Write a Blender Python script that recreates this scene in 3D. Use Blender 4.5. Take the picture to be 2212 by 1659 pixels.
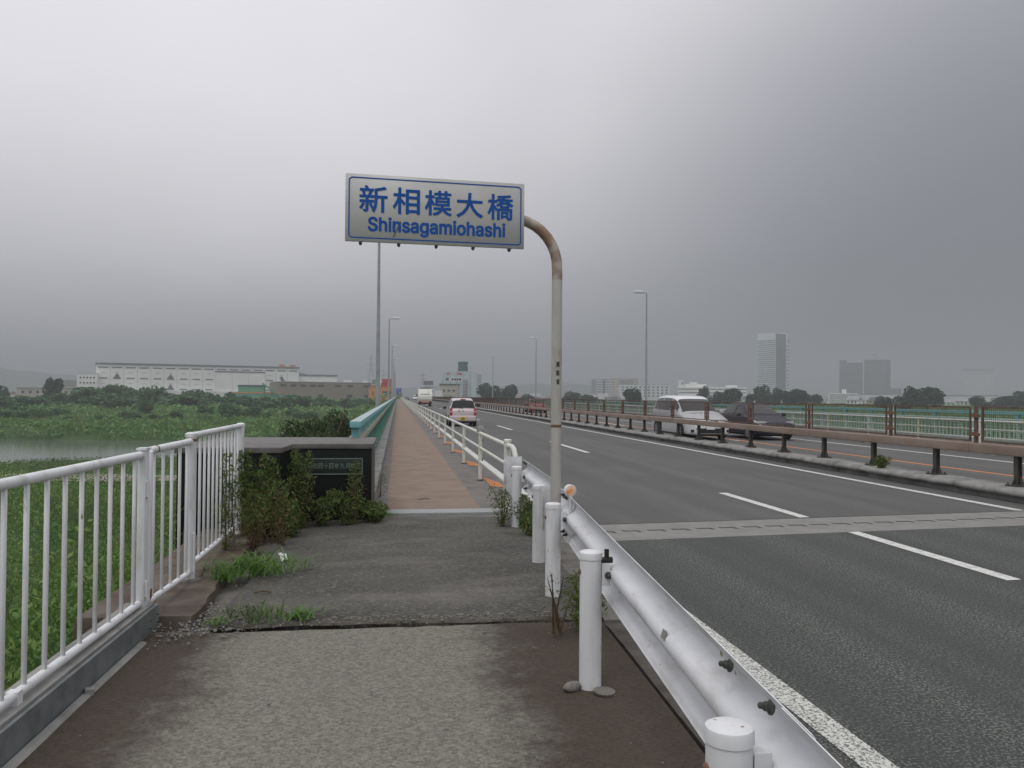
import bpy, bmesh, math, random
import numpy as np
from mathutils import Vector, Matrix

for o in list(bpy.data.objects):
    bpy.data.objects.remove(o, do_unlink=True)
scene = bpy.context.scene
COL = scene.collection
rnd = random.Random(7)
rng = np.random.default_rng(7)
R_ = math.radians

# ------------------------------------------------------------------ camera
FPX, CX, CY = 1770.0, 1106.0, 829.5          # focal length and centre of a 2212 x 1659 frame
CAM = np.array([0.0, 0.0, 1.5])
YAW, PITCH, ROLL = R_(7.94), R_(0.89), R_(0.45)
_f = np.array([math.sin(YAW) * math.cos(PITCH), math.cos(YAW) * math.cos(PITCH), math.sin(PITCH)])
_r0 = np.array([math.cos(YAW), -math.sin(YAW), 0.0])
_u0 = np.cross(_r0, _f)
_r = _r0 * math.cos(ROLL) + _u0 * math.sin(ROLL)
_u = _u0 * math.cos(ROLL) - _r0 * math.sin(ROLL)
cam_d = bpy.data.cameras.new('camera')
cam_d.sensor_width = 36.0
cam_d.lens = 36.0 * FPX / 2212.0
cam_d.clip_start = 0.05
cam_d.clip_end = 20000
cam = bpy.data.objects.new('camera', cam_d)
COL.objects.link(cam)
cam.matrix_world = Matrix(((_r[0], _u[0], -_f[0], CAM[0]), (_r[1], _u[1], -_f[1], CAM[1]),
                           (_r[2], _u[2], -_f[2], CAM[2]), (0, 0, 0, 1)))
scene.camera = cam


def at(u, v, d):
    """real place of something seen at (u, v) of the survey frame, d metres away"""
    return CAM + (_f + _r * (u - CX) / FPX - _u * (v - CY) / FPX) * d


# ------------------------------------------------------------------ sky, sun, exposure
SUN_AZ, SUN_EL = -150.0, 60.0                  # degrees; azimuth from the bridge axis, negative = left
w = bpy.data.worlds.new('World')
scene.world = w
w.use_nodes = True
nt = w.node_tree
nt.nodes.clear()


def N(tree, typ, **kw):
    n = tree.nodes.new(typ)
    for k, v in kw.items():
        if k == 'inp':
            for a, b in v.items():
                n.inputs[a].default_value = b
        else:
            setattr(n, k, v)
    return n


def L(tree, a, b):
    tree.links.new(a, b)


def M_(tree, op, a, b=None, c=None, clamp=False):
    n = tree.nodes.new('ShaderNodeMath')
    n.operation = op
    n.use_clamp = clamp
    for i, x in enumerate((a, b, c)):
        if x is None:
            continue
        if isinstance(x, (int, float)):
            n.inputs[i].default_value = x
        else:
            tree.links.new(x, n.inputs[i])
    return n.outputs[0]


def dirvec(az, el):
    a, e = R_(az), R_(el)
    return (math.sin(a) * math.cos(e), math.cos(a) * math.cos(e), math.sin(e))


tc = N(nt, 'ShaderNodeTexCoord')
nrm = N(nt, 'ShaderNodeVectorMath', operation='NORMALIZE')
L(nt, tc.outputs['Generated'], nrm.inputs[0])
sep = N(nt, 'ShaderNodeSeparateXYZ')
L(nt, nrm.outputs[0], sep.inputs[0])
zup = M_(nt, 'MAXIMUM', sep.outputs[2], 0.0)


def lobe(az, el, lo, hi):
    d = N(nt, 'ShaderNodeVectorMath', operation='DOT_PRODUCT')
    L(nt, nrm.outputs[0], d.inputs[0])
    d.inputs[1].default_value = dirvec(az, el)
    m = N(nt, 'ShaderNodeMapRange', interpolation_type='SMOOTHSTEP',
          inp={'From Min': lo, 'From Max': hi, 'To Min': 0.0, 'To Max': 1.0})
    L(nt, d.outputs['Value'], m.inputs['Value'])
    return m.outputs['Result']


# cloud deck: layered noise on a plane overhead, brighter towards the zenith and where it is thin, ahead to the left
den = M_(nt, 'ADD', zup, 0.22)
px_ = M_(nt, 'DIVIDE', sep.outputs[0], den)
py_ = M_(nt, 'DIVIDE', sep.outputs[1], den)
cmb = N(nt, 'ShaderNodeCombineXYZ')
L(nt, px_, cmb.inputs[0])
L(nt, py_, cmb.inputs[1])
n1 = N(nt, 'ShaderNodeTexNoise', inp={'Scale': 0.75, 'Detail': 5.0, 'Roughness': 0.5, 'Distortion': 0.4})
L(nt, cmb.outputs[0], n1.inputs['Vector'])
n2 = N(nt, 'ShaderNodeTexNoise', inp={'Scale': 2.4, 'Detail': 4.0, 'Roughness': 0.55, 'Distortion': 0.3})
L(nt, cmb.outputs[0], n2.inputs['Vector'])
base = N(nt, 'ShaderNodeValToRGB')
base.color_ramp.interpolation = 'B_SPLINE'
for i_, (p_, v_) in enumerate(((0.0, 0.31), (0.09, 0.50), (0.18, 0.67), (0.32, 0.83), (0.55, 0.90), (1.0, 1.05))):
    e_ = base.color_ramp.elements[0] if i_ == 0 else base.color_ramp.elements[-1] if i_ == 5 else base.color_ramp.elements.new(p_)
    e_.position = p_
    e_.color = (v_, v_, v_, 1)
L(nt, zup, base.inputs[0])
glow = lobe(-20.0, 19.0, 0.88, 1.0)
dark = lobe(46.0, 3.0, 0.78, 1.0)
val = M_(nt, 'ADD', base.outputs[0], M_(nt, 'MULTIPLY', glow, 0.16))
val = M_(nt, 'MULTIPLY', val, M_(nt, 'SUBTRACT', 1.0, M_(nt, 'MULTIPLY', dark, 0.66)))
cl = M_(nt, 'ADD', M_(nt, 'MULTIPLY', M_(nt, 'SUBTRACT', n1.outputs['Fac'], 0.5), 0.27),
        M_(nt, 'MULTIPLY', M_(nt, 'SUBTRACT', n2.outputs['Fac'], 0.5), 0.05))
val = M_(nt, 'MULTIPLY', val, M_(nt, 'ADD', 1.0, cl))
tint = N(nt, 'ShaderNodeMapRange', inp={'From Min': 0.2, 'From Max': 0.75, 'To Min': 0.0, 'To Max': 1.0})
L(nt, val, tint.inputs['Value'])
mixc = N(nt, 'ShaderNodeMix', data_type='RGBA')
mixc.inputs[6].default_value = (0.93, 0.965, 1.07, 1)
mixc.inputs[7].default_value = (1.0, 0.985, 1.035, 1)
L(nt, tint.outputs[0], mixc.inputs[0])
cloud = N(nt, 'ShaderNodeVectorMath', operation='SCALE')
L(nt, mixc.outputs[2], cloud.inputs[0])
L(nt, val, cloud.inputs['Scale'])
sky = N(nt, 'ShaderNodeTexSky', sky_type='NISHITA', sun_disc=False)
sky.sun_elevation = R_(SUN_EL)
sky.sun_rotation = R_(SUN_AZ)
sky.dust_density = 4.0
bg_sky = N(nt, 'ShaderNodeBackground', inp={'Strength': 0.06})
L(nt, sky.outputs[0], bg_sky.inputs[0])
bg_cl = N(nt, 'ShaderNodeBackground', inp={'Strength': 1.0})
L(nt, cloud.outputs[0], bg_cl.inputs[0])
mx = N(nt, 'ShaderNodeMixShader', inp={0: 0.93})
L(nt, bg_sky.outputs[0], mx.inputs[1])
L(nt, bg_cl.outputs[0], mx.inputs[2])
wo = N(nt, 'ShaderNodeOutputWorld')
L(nt, mx.outputs[0], wo.inputs[0])

sd = bpy.data.lights.new('sun', 'SUN')
sd.energy = 1.0
sd.angle = R_(25)
sd.color = (1.0, 0.985, 0.96)
sun = bpy.data.objects.new('sun', sd)
COL.objects.link(sun)
sun.rotation_euler = Vector(dirvec(SUN_AZ, SUN_EL)).to_track_quat('Z', 'Y').to_euler()
sun.location = (-20, -20, 40)

scene.view_settings.view_transform = 'Standard'
scene.view_settings.look = 'None'
scene.view_settings.exposure = 0.0
scene.view_settings.gamma = 1.0
scene.view_settings.use_curve_mapping = False
scene.render.engine = 'CYCLES'
cy = scene.cycles
cy.use_denoising = True
cy.max_bounces = 8
cy.diffuse_bounces = 3
cy.glossy_bounces = 3
cy.transmission_bounces = 4
cy.transparent_max_bounces = 8
cy.volume_bounces = 2
cy.sample_clamp_indirect = 6.0
cy.caustics_reflective = False
cy.caustics_refractive = False

# ------------------------------------------------------------------ materials
MAT = {}


def material(name, c1, c2=None, scale=3.0, detail=5.0, lo=0.35, hi=0.65, rough=0.7, metal=0.0, bump=0.0, bscale=60.0,
             grime=None, gscale=1.2, gamt=0.5, speck=None, sscale=180.0, slo=0.55, shi=0.62, coat=0.0, stretch=(1, 1, 1),
             spec=0.5, streak=None):
    """noise between c1 and c2, an optional grime layer and an optional speckle layer, in world metres"""
    m = bpy.data.materials.new(name)
    MAT[name] = m
    m.use_nodes = True
    t = m.node_tree
    b = t.nodes['Principled BSDF']
    b.inputs['Roughness'].default_value = rough
    b.inputs['Metallic'].default_value = metal
    b.inputs['Specular IOR Level'].default_value = spec
    b.inputs['Coat Weight'].default_value = coat
    g = N(t, 'ShaderNodeNewGeometry')
    mp = N(t, 'ShaderNodeMapping')
    mp.inputs['Scale'].default_value = stretch
    L(t, g.outputs['Position'], mp.inputs[0])
    vec = mp.outputs[0]
    col = None
    if c2 is None:
        col = N(t, 'ShaderNodeRGB').outputs[0]
        col.default_value = (*c1, 1)
    else:
        n = N(t, 'ShaderNodeTexNoise', inp={'Scale': scale, 'Detail': detail, 'Roughness': 0.6})
        L(t, vec, n.inputs['Vector'])
        mr = N(t, 'ShaderNodeMapRange', inp={'From Min': lo, 'From Max': hi})
        L(t, n.outputs['Fac'], mr.inputs[0])
        mx = N(t, 'ShaderNodeMix', data_type='RGBA')
        mx.inputs[6].default_value = (*c1, 1)
        mx.inputs[7].default_value = (*c2, 1)
        L(t, mr.outputs[0], mx.inputs[0])
        col = mx.outputs[2]
    if grime:
        n = N(t, 'ShaderNodeTexNoise', inp={'Scale': gscale, 'Detail': 7.0, 'Roughness': 0.68})
        L(t, vec, n.inputs['Vector'])
        mr = N(t, 'ShaderNodeMapRange', inp={'From Min': 0.5, 'From Max': 0.68, 'To Max': gamt})
        L(t, n.outputs['Fac'], mr.inputs[0])
        mx = N(t, 'ShaderNodeMix', data_type='RGBA')
        L(t, col, mx.inputs[6])
        mx.inputs[7].default_value = (*grime, 1)
        L(t, mr.outputs[0], mx.inputs[0])
        col = mx.outputs[2]
    if speck:
        n = N(t, 'ShaderNodeTexNoise', inp={'Scale': sscale, 'Detail': 2.0, 'Roughness': 0.6})
        L(t, vec, n.inputs['Vector'])
        mr = N(t, 'ShaderNodeMapRange', inp={'From Min': slo, 'From Max': shi})
        L(t, n.outputs['Fac'], mr.inputs[0])
        mx = N(t, 'ShaderNodeMix', data_type='RGBA')
        L(t, col, mx.inputs[6])
        mx.inputs[7].default_value = (*speck, 1)
        L(t, mr.outputs[0], mx.inputs[0])
        col = mx.outputs[2]
    if streak:      # long faint wear tracks along the road
        m2 = N(t, 'ShaderNodeMapping')
        m2.inputs['Scale'].default_value = (1.5, 0.012, 1)
        L(t, g.outputs['Position'], m2.inputs[0])
        n = N(t, 'ShaderNodeTexNoise', inp={'Scale': 1.0, 'Detail': 3.0, 'Roughness': 0.5})
        L(t, m2.outputs[0], n.inputs['Vector'])
        mr = N(t, 'ShaderNodeMapRange', inp={'From Min': 0.42, 'From Max': 0.62, 'To Max': 0.6})
        L(t, n.outputs['Fac'], mr.inputs[0])
        mx = N(t, 'ShaderNodeMix', data_type='RGBA')
        L(t, col, mx.inputs[6])
        mx.inputs[7].default_value = (*streak, 1)
        L(t, mr.outputs[0], mx.inputs[0])
        col = mx.outputs[2]
    L(t, col, b.inputs['Base Color'])
    if bump:
        n = N(t, 'ShaderNodeTexNoise', inp={'Scale': bscale, 'Detail': 3.0})
        L(t, vec, n.inputs['Vector'])
        bp = N(t, 'ShaderNodeBump', inp={'Strength': bump, 'Distance': 0.01})
        L(t, n.outputs['Fac'], bp.inputs['Height'])
        L(t, bp.outputs[0], b.inputs['Normal'])
    return m


def leafmat(name, a, b_, c, rough=0.55):
    """leaf colours drawn from three greens by a random number kept on each leaf, with a patchy drift"""
    m = bpy.data.materials.new(name)
    MAT[name] = m
    m.use_nodes = True
    t = m.node_tree
    b = t.nodes['Principled BSDF']
    b.inputs['Roughness'].default_value = rough
    b.inputs['Specular IOR Level'].default_value = 0.3
    at_ = N(t, 'ShaderNodeAttribute', attribute_name='tint')
    g = N(t, 'ShaderNodeNewGeometry')
    n = N(t, 'ShaderNodeTexNoise', inp={'Scale': 0.25, 'Detail': 4.0})
    L(t, g.outputs['Position'], n.inputs['Vector'])
    f = M_(t, 'ADD', M_(t, 'MULTIPLY', at_.outputs['Fac'], 0.6), M_(t, 'MULTIPLY', n.outputs['Fac'], 0.5))
    cr = N(t, 'ShaderNodeValToRGB')
    cr.color_ramp.elements[0].position = 0.15
    cr.color_ramp.elements[0].color = (*a, 1)
    cr.color_ramp.elements[1].position = 0.85
    cr.color_ramp.elements[1].color = (*c, 1)
    e = cr.color_ramp.elements.new(0.5)
    e.color = (*b_, 1)
    L(t, f, cr.inputs[0])
    L(t, cr.outputs[0], b.inputs['Base Color'])
    tr = N(t, 'ShaderNodeBsdfTranslucent')
    L(t, cr.outputs[0], tr.inputs[0])
    ms = N(t, 'ShaderNodeMixShader', inp={0: 0.3})
    L(t, b.outputs[0], ms.inputs[1])
    L(t, tr.outputs[0], ms.inputs[2])
    L(t, ms.outputs[0], t.nodes['Material Output'].inputs[0])
    return m


material('white_paint', (0.77, 0.785, 0.80), (0.67, 0.68, 0.69), 5, grime=(0.34, 0.32, 0.27), gscale=9, gamt=0.42, rough=0.55, stretch=(1, 1, 0.22),
         speck=(0.30, 0.20, 0.12), sscale=34, slo=0.72, shi=0.76)
material('cream_paint', (0.62, 0.63, 0.55), (0.70, 0.71, 0.66), 6, grime=(0.34, 0.30, 0.22), gscale=9, gamt=0.5, rough=0.5)
material('rail_white', (0.78, 0.79, 0.815), (0.66, 0.67, 0.69), 4, grime=(0.36, 0.34, 0.29), gscale=5, gamt=0.55, rough=0.6, bump=0.25, bscale=9,
         stretch=(1, 0.35, 1), speck=(0.28, 0.20, 0.13), sscale=30, slo=0.72, shi=0.76)
material('rust', (0.13, 0.065, 0.04), (0.22, 0.12, 0.075), 30, rough=0.85, bump=0.3)
material('dark_bolt', (0.05, 0.06, 0.05), (0.09, 0.10, 0.08), 80, rough=0.55, metal=0.4)
material('black_rubber', (0.012, 0.012, 0.012), (0.022, 0.022, 0.02), 30, rough=0.75)
material('galvanised', (0.16, 0.18, 0.18), (0.24, 0.26, 0.26), 7, grime=(0.10, 0.11, 0.10), gscale=6, gamt=0.6, rough=0.55, metal=0.35)
material('pole_paint', (0.47, 0.465, 0.43), (0.39, 0.38, 0.345), 5, grime=(0.26, 0.13, 0.07), gscale=9, gamt=0.40, rough=0.6,
         stretch=(1, 1, 0.35))
material('pole_rust', (0.27, 0.175, 0.12), (0.44, 0.40, 0.34), 9, lo=0.4, hi=0.62, rough=0.75, bump=0.2)
material('sign_back', (0.42, 0.43, 0.42), (0.36, 0.37, 0.36), 3, rough=0.5)
material('sign_face', (0.50, 0.505, 0.49), (0.45, 0.455, 0.44), 3, grime=(0.40, 0.39, 0.34), gscale=3, gamt=0.35, rough=0.4)
material('sign_blue', (0.007, 0.080, 0.34), (0.009, 0.092, 0.37), 8, rough=0.6, spec=0.25)
material('sticker_black', (0.02, 0.02, 0.02), (0.25, 0.24, 0.2), 120, lo=0.55, hi=0.7, rough=0.7)
material('granite_black', (0.005, 0.006, 0.006), (0.010, 0.011, 0.011), 90, rough=0.35, spec=0.18)
material('granite_top', (0.095, 0.088, 0.083), (0.15, 0.14, 0.13), 6, grime=(0.09, 0.08, 0.07), gscale=5, gamt=0.6, rough=0.6)
material('bronze', (0.018, 0.028, 0.024), (0.03, 0.04, 0.034), 30, rough=0.4, metal=0.3)
material('bronze_letters', (0.10, 0.15, 0.12), (0.15, 0.20, 0.16), 60, rough=0.6)
material('turquoise', (0.15, 0.40, 0.42), (0.20, 0.45, 0.47), 5, grime=(0.20, 0.28, 0.27), gscale=4, gamt=0.5, rough=0.5)
material('turquoise_top', (0.33, 0.44, 0.44), (0.40, 0.50, 0.50), 5, grime=(0.16, 0.22, 0.22), gscale=3, gamt=0.5, rough=0.45)
material('rail_green', (0.07, 0.21, 0.17), (0.10, 0.27, 0.22), 8, grime=(0.14, 0.12, 0.07), gscale=6, gamt=0.5, rough=0.6)
material('rail_pale', (0.34, 0.50, 0.46), (0.42, 0.56, 0.52), 5, grime=(0.30, 0.30, 0.24), gscale=4, gamt=0.4, rough=0.6)
material('rail_olive', (0.25, 0.27, 0.20), (0.33, 0.33, 0.26), 5, grime=(0.15, 0.22, 0.18), gscale=4, gamt=0.6, rough=0.7)
material('lamp_steel', (0.30, 0.32, 0.33), (0.38, 0.40, 0.41), 3, rough=0.5, metal=0.2)
material('lamp_glass', (0.72, 0.74, 0.72), rough=0.25)
material('rust_rail', (0.22, 0.155, 0.120), (0.31, 0.235, 0.19), 2.2, grime=(0.28, 0.24, 0.21), gscale=1.6, gamt=0.65, rough=0.75,
         stretch=(1, 0.5, 1.5))
material('rust_frame', (0.10, 0.06, 0.045), (0.17, 0.115, 0.09), 7, rough=0.85)
material('mesh_wire', (0.07, 0.05, 0.04), (0.11, 0.08, 0.065), 12, rough=0.85)
material('post_dark', (0.045, 0.045, 0.038), (0.085, 0.075, 0.06), 9, rough=0.7)
material('concrete', (0.22, 0.22, 0.205), (0.32, 0.315, 0.30), 4, grime=(0.10, 0.10, 0.085), gscale=2.5, gamt=0.75, rough=0.9,
         bump=0.5, bscale=40)
material('concrete_dark', (0.12, 0.115, 0.10), (0.19, 0.18, 0.16), 5, grime=(0.07, 0.05, 0.035), gscale=3, gamt=0.7, rough=0.95,
         bump=0.5, bscale=50)
material('footing', (0.070, 0.052, 0.038), (0.15, 0.125, 0.10), 4, grime=(0.085, 0.045, 0.028), gscale=2.5, gamt=0.8, rough=0.95,
         bump=0.5, bscale=60)
material('asphalt_deck', (0.080, 0.081, 0.077), (0.110, 0.110, 0.104), 0.9, grime=(0.085, 0.085, 0.085), gscale=0.35, gamt=0.6,
         rough=0.85, bump=0.25, bscale=220, speck=(0.16, 0.16, 0.15), sscale=60, slo=0.56, shi=0.72, stretch=(1, 0.35, 1), streak=(0.072, 0.072, 0.068))
material('asphalt_near', (0.032, 0.036, 0.032), (0.056, 0.061, 0.055), 28, rough=0.85, bump=1.0, bscale=90,
         speck=(0.20, 0.21, 0.19), sscale=62, slo=0.51, shi=0.62, grime=(0.03, 0.032, 0.03), gscale=0.7, gamt=0.5, streak=(0.045, 0.048, 0.044))
material('joint_concrete', (0.20, 0.195, 0.18), (0.25, 0.245, 0.23), 6, grime=(0.12, 0.12, 0.11), gscale=3, gamt=0.5, rough=0.9,
         bump=0.3, bscale=90)
material('joint_steel', (0.035, 0.035, 0.035), (0.06, 0.06, 0.06), 20, rough=0.6)
material('line_white', (0.66, 0.67, 0.63), (0.56, 0.57, 0.54), 8, grime=(0.20, 0.20, 0.19), gscale=14, gamt=0.8, rough=0.8)
material('line_orange', (0.60, 0.21, 0.06), (0.52, 0.20, 0.07), 8, grime=(0.30, 0.20, 0.13), gscale=9, gamt=0.5, rough=0.8)
material('kerb_orange', (0.62, 0.24, 0.07), (0.50, 0.20, 0.07), 14, grime=(0.22, 0.16, 0.11), gscale=16, gamt=0.8, rough=0.85)
material('path_red', (0.212, 0.156, 0.117), (0.266, 0.202, 0.155), 2.0, grime=(0.145, 0.118, 0.092), gscale=1.3, gamt=0.7, rough=0.95,
         bump=0.3, bscale=150, speck=(0.36, 0.28, 0.23), sscale=50, slo=0.6, shi=0.75)
material('path_grey', (0.145, 0.135, 0.125), (0.20, 0.19, 0.175), 3, grime=(0.10, 0.09, 0.08), gscale=2, gamt=0.7, rough=0.95,
         bump=0.4, bscale=120)
material('checker_plate', (0.27, 0.29, 0.29), (0.38, 0.40, 0.40), 60, rough=0.5, metal=0.3, bump=0.6, bscale=70)
material('paper_white', (0.80, 0.80, 0.80), (0.72, 0.72, 0.72), 20, rough=0.8)
material('stone_chip', (0.13, 0.125, 0.115), (0.24, 0.23, 0.21), 40, rough=0.9)
material('bark', (0.06, 0.05, 0.038), (0.10, 0.085, 0.065), 12, rough=0.95)
material('stem_green', (0.07, 0.085, 0.035), (0.11, 0.09, 0.045), 20, rough=0.8)
material('stem_brown', (0.085, 0.055, 0.032), (0.12, 0.085, 0.05), 20, rough=0.9)
leafmat('leaf_bank', (0.034, 0.095, 0.024), (0.105, 0.22, 0.050), (0.26, 0.33, 0.09))
leafmat('leaf_reed', (0.06, 0.105, 0.03), (0.12, 0.17, 0.055), (0.20, 0.21, 0.10))
leafmat('leaf_track', (0.055, 0.11, 0.03), (0.10, 0.16, 0.05), (0.18, 0.20, 0.085))
leafmat('leaf_far', (0.052, 0.155, 0.045), (0.118, 0.255, 0.072), (0.235, 0.33, 0.115))
leafmat('leaf_bush', (0.034, 0.10, 0.036), (0.064, 0.155, 0.054), (0.115, 0.20, 0.076))
leafmat('leaf_near', (0.022, 0.045, 0.014), (0.042, 0.072, 0.020), (0.085, 0.115, 0.036))
leafmat('leaf_pale', (0.06, 0.11, 0.045), (0.09, 0.14, 0.06), (0.13, 0.17, 0.085))
leafmat('leaf_tree', (0.016, 0.044, 0.022), (0.028, 0.068, 0.030), (0.05, 0.092, 0.04))
leafmat('leaf_weed', (0.045, 0.095, 0.020), (0.09, 0.145, 0.032), (0.17, 0.20, 0.06))
leafmat('leaf_brown', (0.12, 0.075, 0.032), (0.18, 0.125, 0.052), (0.25, 0.19, 0.085))
leafmat('leaf_grass', (0.06, 0.14, 0.022), (0.10, 0.21, 0.035), (0.16, 0.27, 0.06))


def simple(name, c, rough=0.6, metal=0.0, coat=0.0, var=0.12, scale=2.0):
    return material(name, c, tuple(x * (1 - var) for x in c), scale, rough=rough, metal=metal, coat=coat)


simple('car_pink', (0.60, 0.515, 0.52), 0.35, 0.15, 0.8, 0.03)
simple('car_silver', (0.70, 0.71, 0.73), 0.3, 0.05, 0.6, 0.03)
simple('car_navy', (0.006, 0.009, 0.030), 0.4, 0.0, 0.15, 0.05)
simple('car_red', (0.42, 0.025, 0.025), 0.35, 0.0, 0.8, 0.05)
simple('truck_white', (0.74, 0.74, 0.68), 0.5, 0.0, 0.2, 0.06)
simple('car_glass', (0.018, 0.022, 0.022), 0.06, 0.0, 0.0, 0.05)
simple('glass_light', (0.05, 0.055, 0.055), 0.08, 0.0, 0.0, 0.1)
simple('tail_red', (0.42, 0.012, 0.018), 0.15, 0.0, 0.6, 0.05, 30)
simple('head_lamp', (0.62, 0.63, 0.63), 0.12, 0.1, 0.8, 0.15, 30)
simple('plate_yellow', (0.78, 0.52, 0.06), 0.5)
simple('plate_white', (0.78, 0.78, 0.76), 0.5)
simple('chrome', (0.45, 0.46, 0.47), 0.2, 0.9)
simple('tyre', (0.018, 0.018, 0.018), 0.85)
simple('rim', (0.42, 0.43, 0.44), 0.35, 0.5)
simple('trim_black', (0.016, 0.016, 0.017), 0.55)
simple('hazard_red', (0.52, 0.13, 0.06), 0.6)
material('reflector_orange', (0.72, 0.50, 0.40), (0.78, 0.30, 0.08), 22, lo=0.5, hi=0.6, rough=0.25)
simple('b_white', (0.84, 0.84, 0.82), 0.8, scale=0.05)
simple('b_white2', (0.68, 0.70, 0.70), 0.8, scale=0.05)
simple('b_slit', (0.16, 0.17, 0.18), 0.7)
simple('b_joint', (0.50, 0.50, 0.49), 0.8)
simple('b_taupe', (0.24, 0.21, 0.17), 0.85, scale=0.08)
simple('b_window', (0.045, 0.05, 0.052), 0.2)
simple('b_orange', (0.66, 0.27, 0.07), 0.8, scale=0.1)
simple('b_red', (0.50, 0.05, 0.05), 0.7)
simple('b_signwhite', (0.72, 0.73, 0.72), 0.7)
simple('b_signgreen', (0.20, 0.34, 0.22), 0.7)
simple('b_green', (0.09, 0.32, 0.20), 0.7, scale=0.2)
simple('b_greendark', (0.035, 0.10, 0.085), 0.6)
simple('b_orangeband', (0.58, 0.25, 0.10), 0.7)
simple('b_paleblue', (0.46, 0.54, 0.56), 0.8, scale=0.1)
simple('b_beige', (0.48, 0.43, 0.36), 0.85, scale=0.1)
simple('b_grey', (0.30, 0.31, 0.32), 0.8, scale=0.1)
simple('b_darkgrey', (0.13, 0.135, 0.145), 0.7, scale=0.1)
simple('b_tower', (0.72, 0.77, 0.79), 0.5, scale=0.03)
simple('b_glassblue', (0.12, 0.15, 0.17), 0.2)
simple('b_roof', (0.10, 0.10, 0.11), 0.8)
simple('b_roofbrown', (0.20, 0.12, 0.09), 0.8)
simple('guide_blue', (0.03, 0.12, 0.42), 0.5)
simple('pylon_steel', (0.20, 0.21, 0.22), 0.6)
simple('crane_orange', (0.50, 0.27, 0.14), 0.6)
simple('hill_green', (0.05, 0.085, 0.05), 0.95, scale=0.01)

# ------------------------------------------------------------------ mesh helpers
def tag(o, label=None, cat=None, group=None, kind=None):
    if label:
        o['label'] = label
    if cat:
        o['category'] = cat
    if group:
        o['group'] = group
    if kind:
        o['kind'] = kind
    return o


def empty(name, loc=(0, 0, 0), rz=0.0, label=None, cat=None, group=None):
    o = bpy.data.objects.new(name, None)
    o.empty_display_size = 0.1
    COL.objects.link(o)
    o.location = loc
    o.rotation_euler = (0, 0, rz)
    return tag(o, label, cat, group)


def link(name, me, mat=None, parent=None, loc=None, rot=None, scale=None):
    o = bpy.data.objects.new(name, me)
    COL.objects.link(o)
    if mat is not None and len(me.materials) == 0:
        me.materials.append(MAT[mat] if isinstance(mat, str) else mat)
    if parent is not None:
        o.parent = parent
    if loc is not None:
        o.location = loc
    if rot is not None:
        o.rotation_euler = rot
    if scale is not None:
        o.scale = scale
    return o


def copy_tree(o, parent=None):
    c = o.copy()
    COL.objects.link(c)
    c.parent = parent
    for ch in o.children:
        copy_tree(ch, c)
    return c


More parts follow.
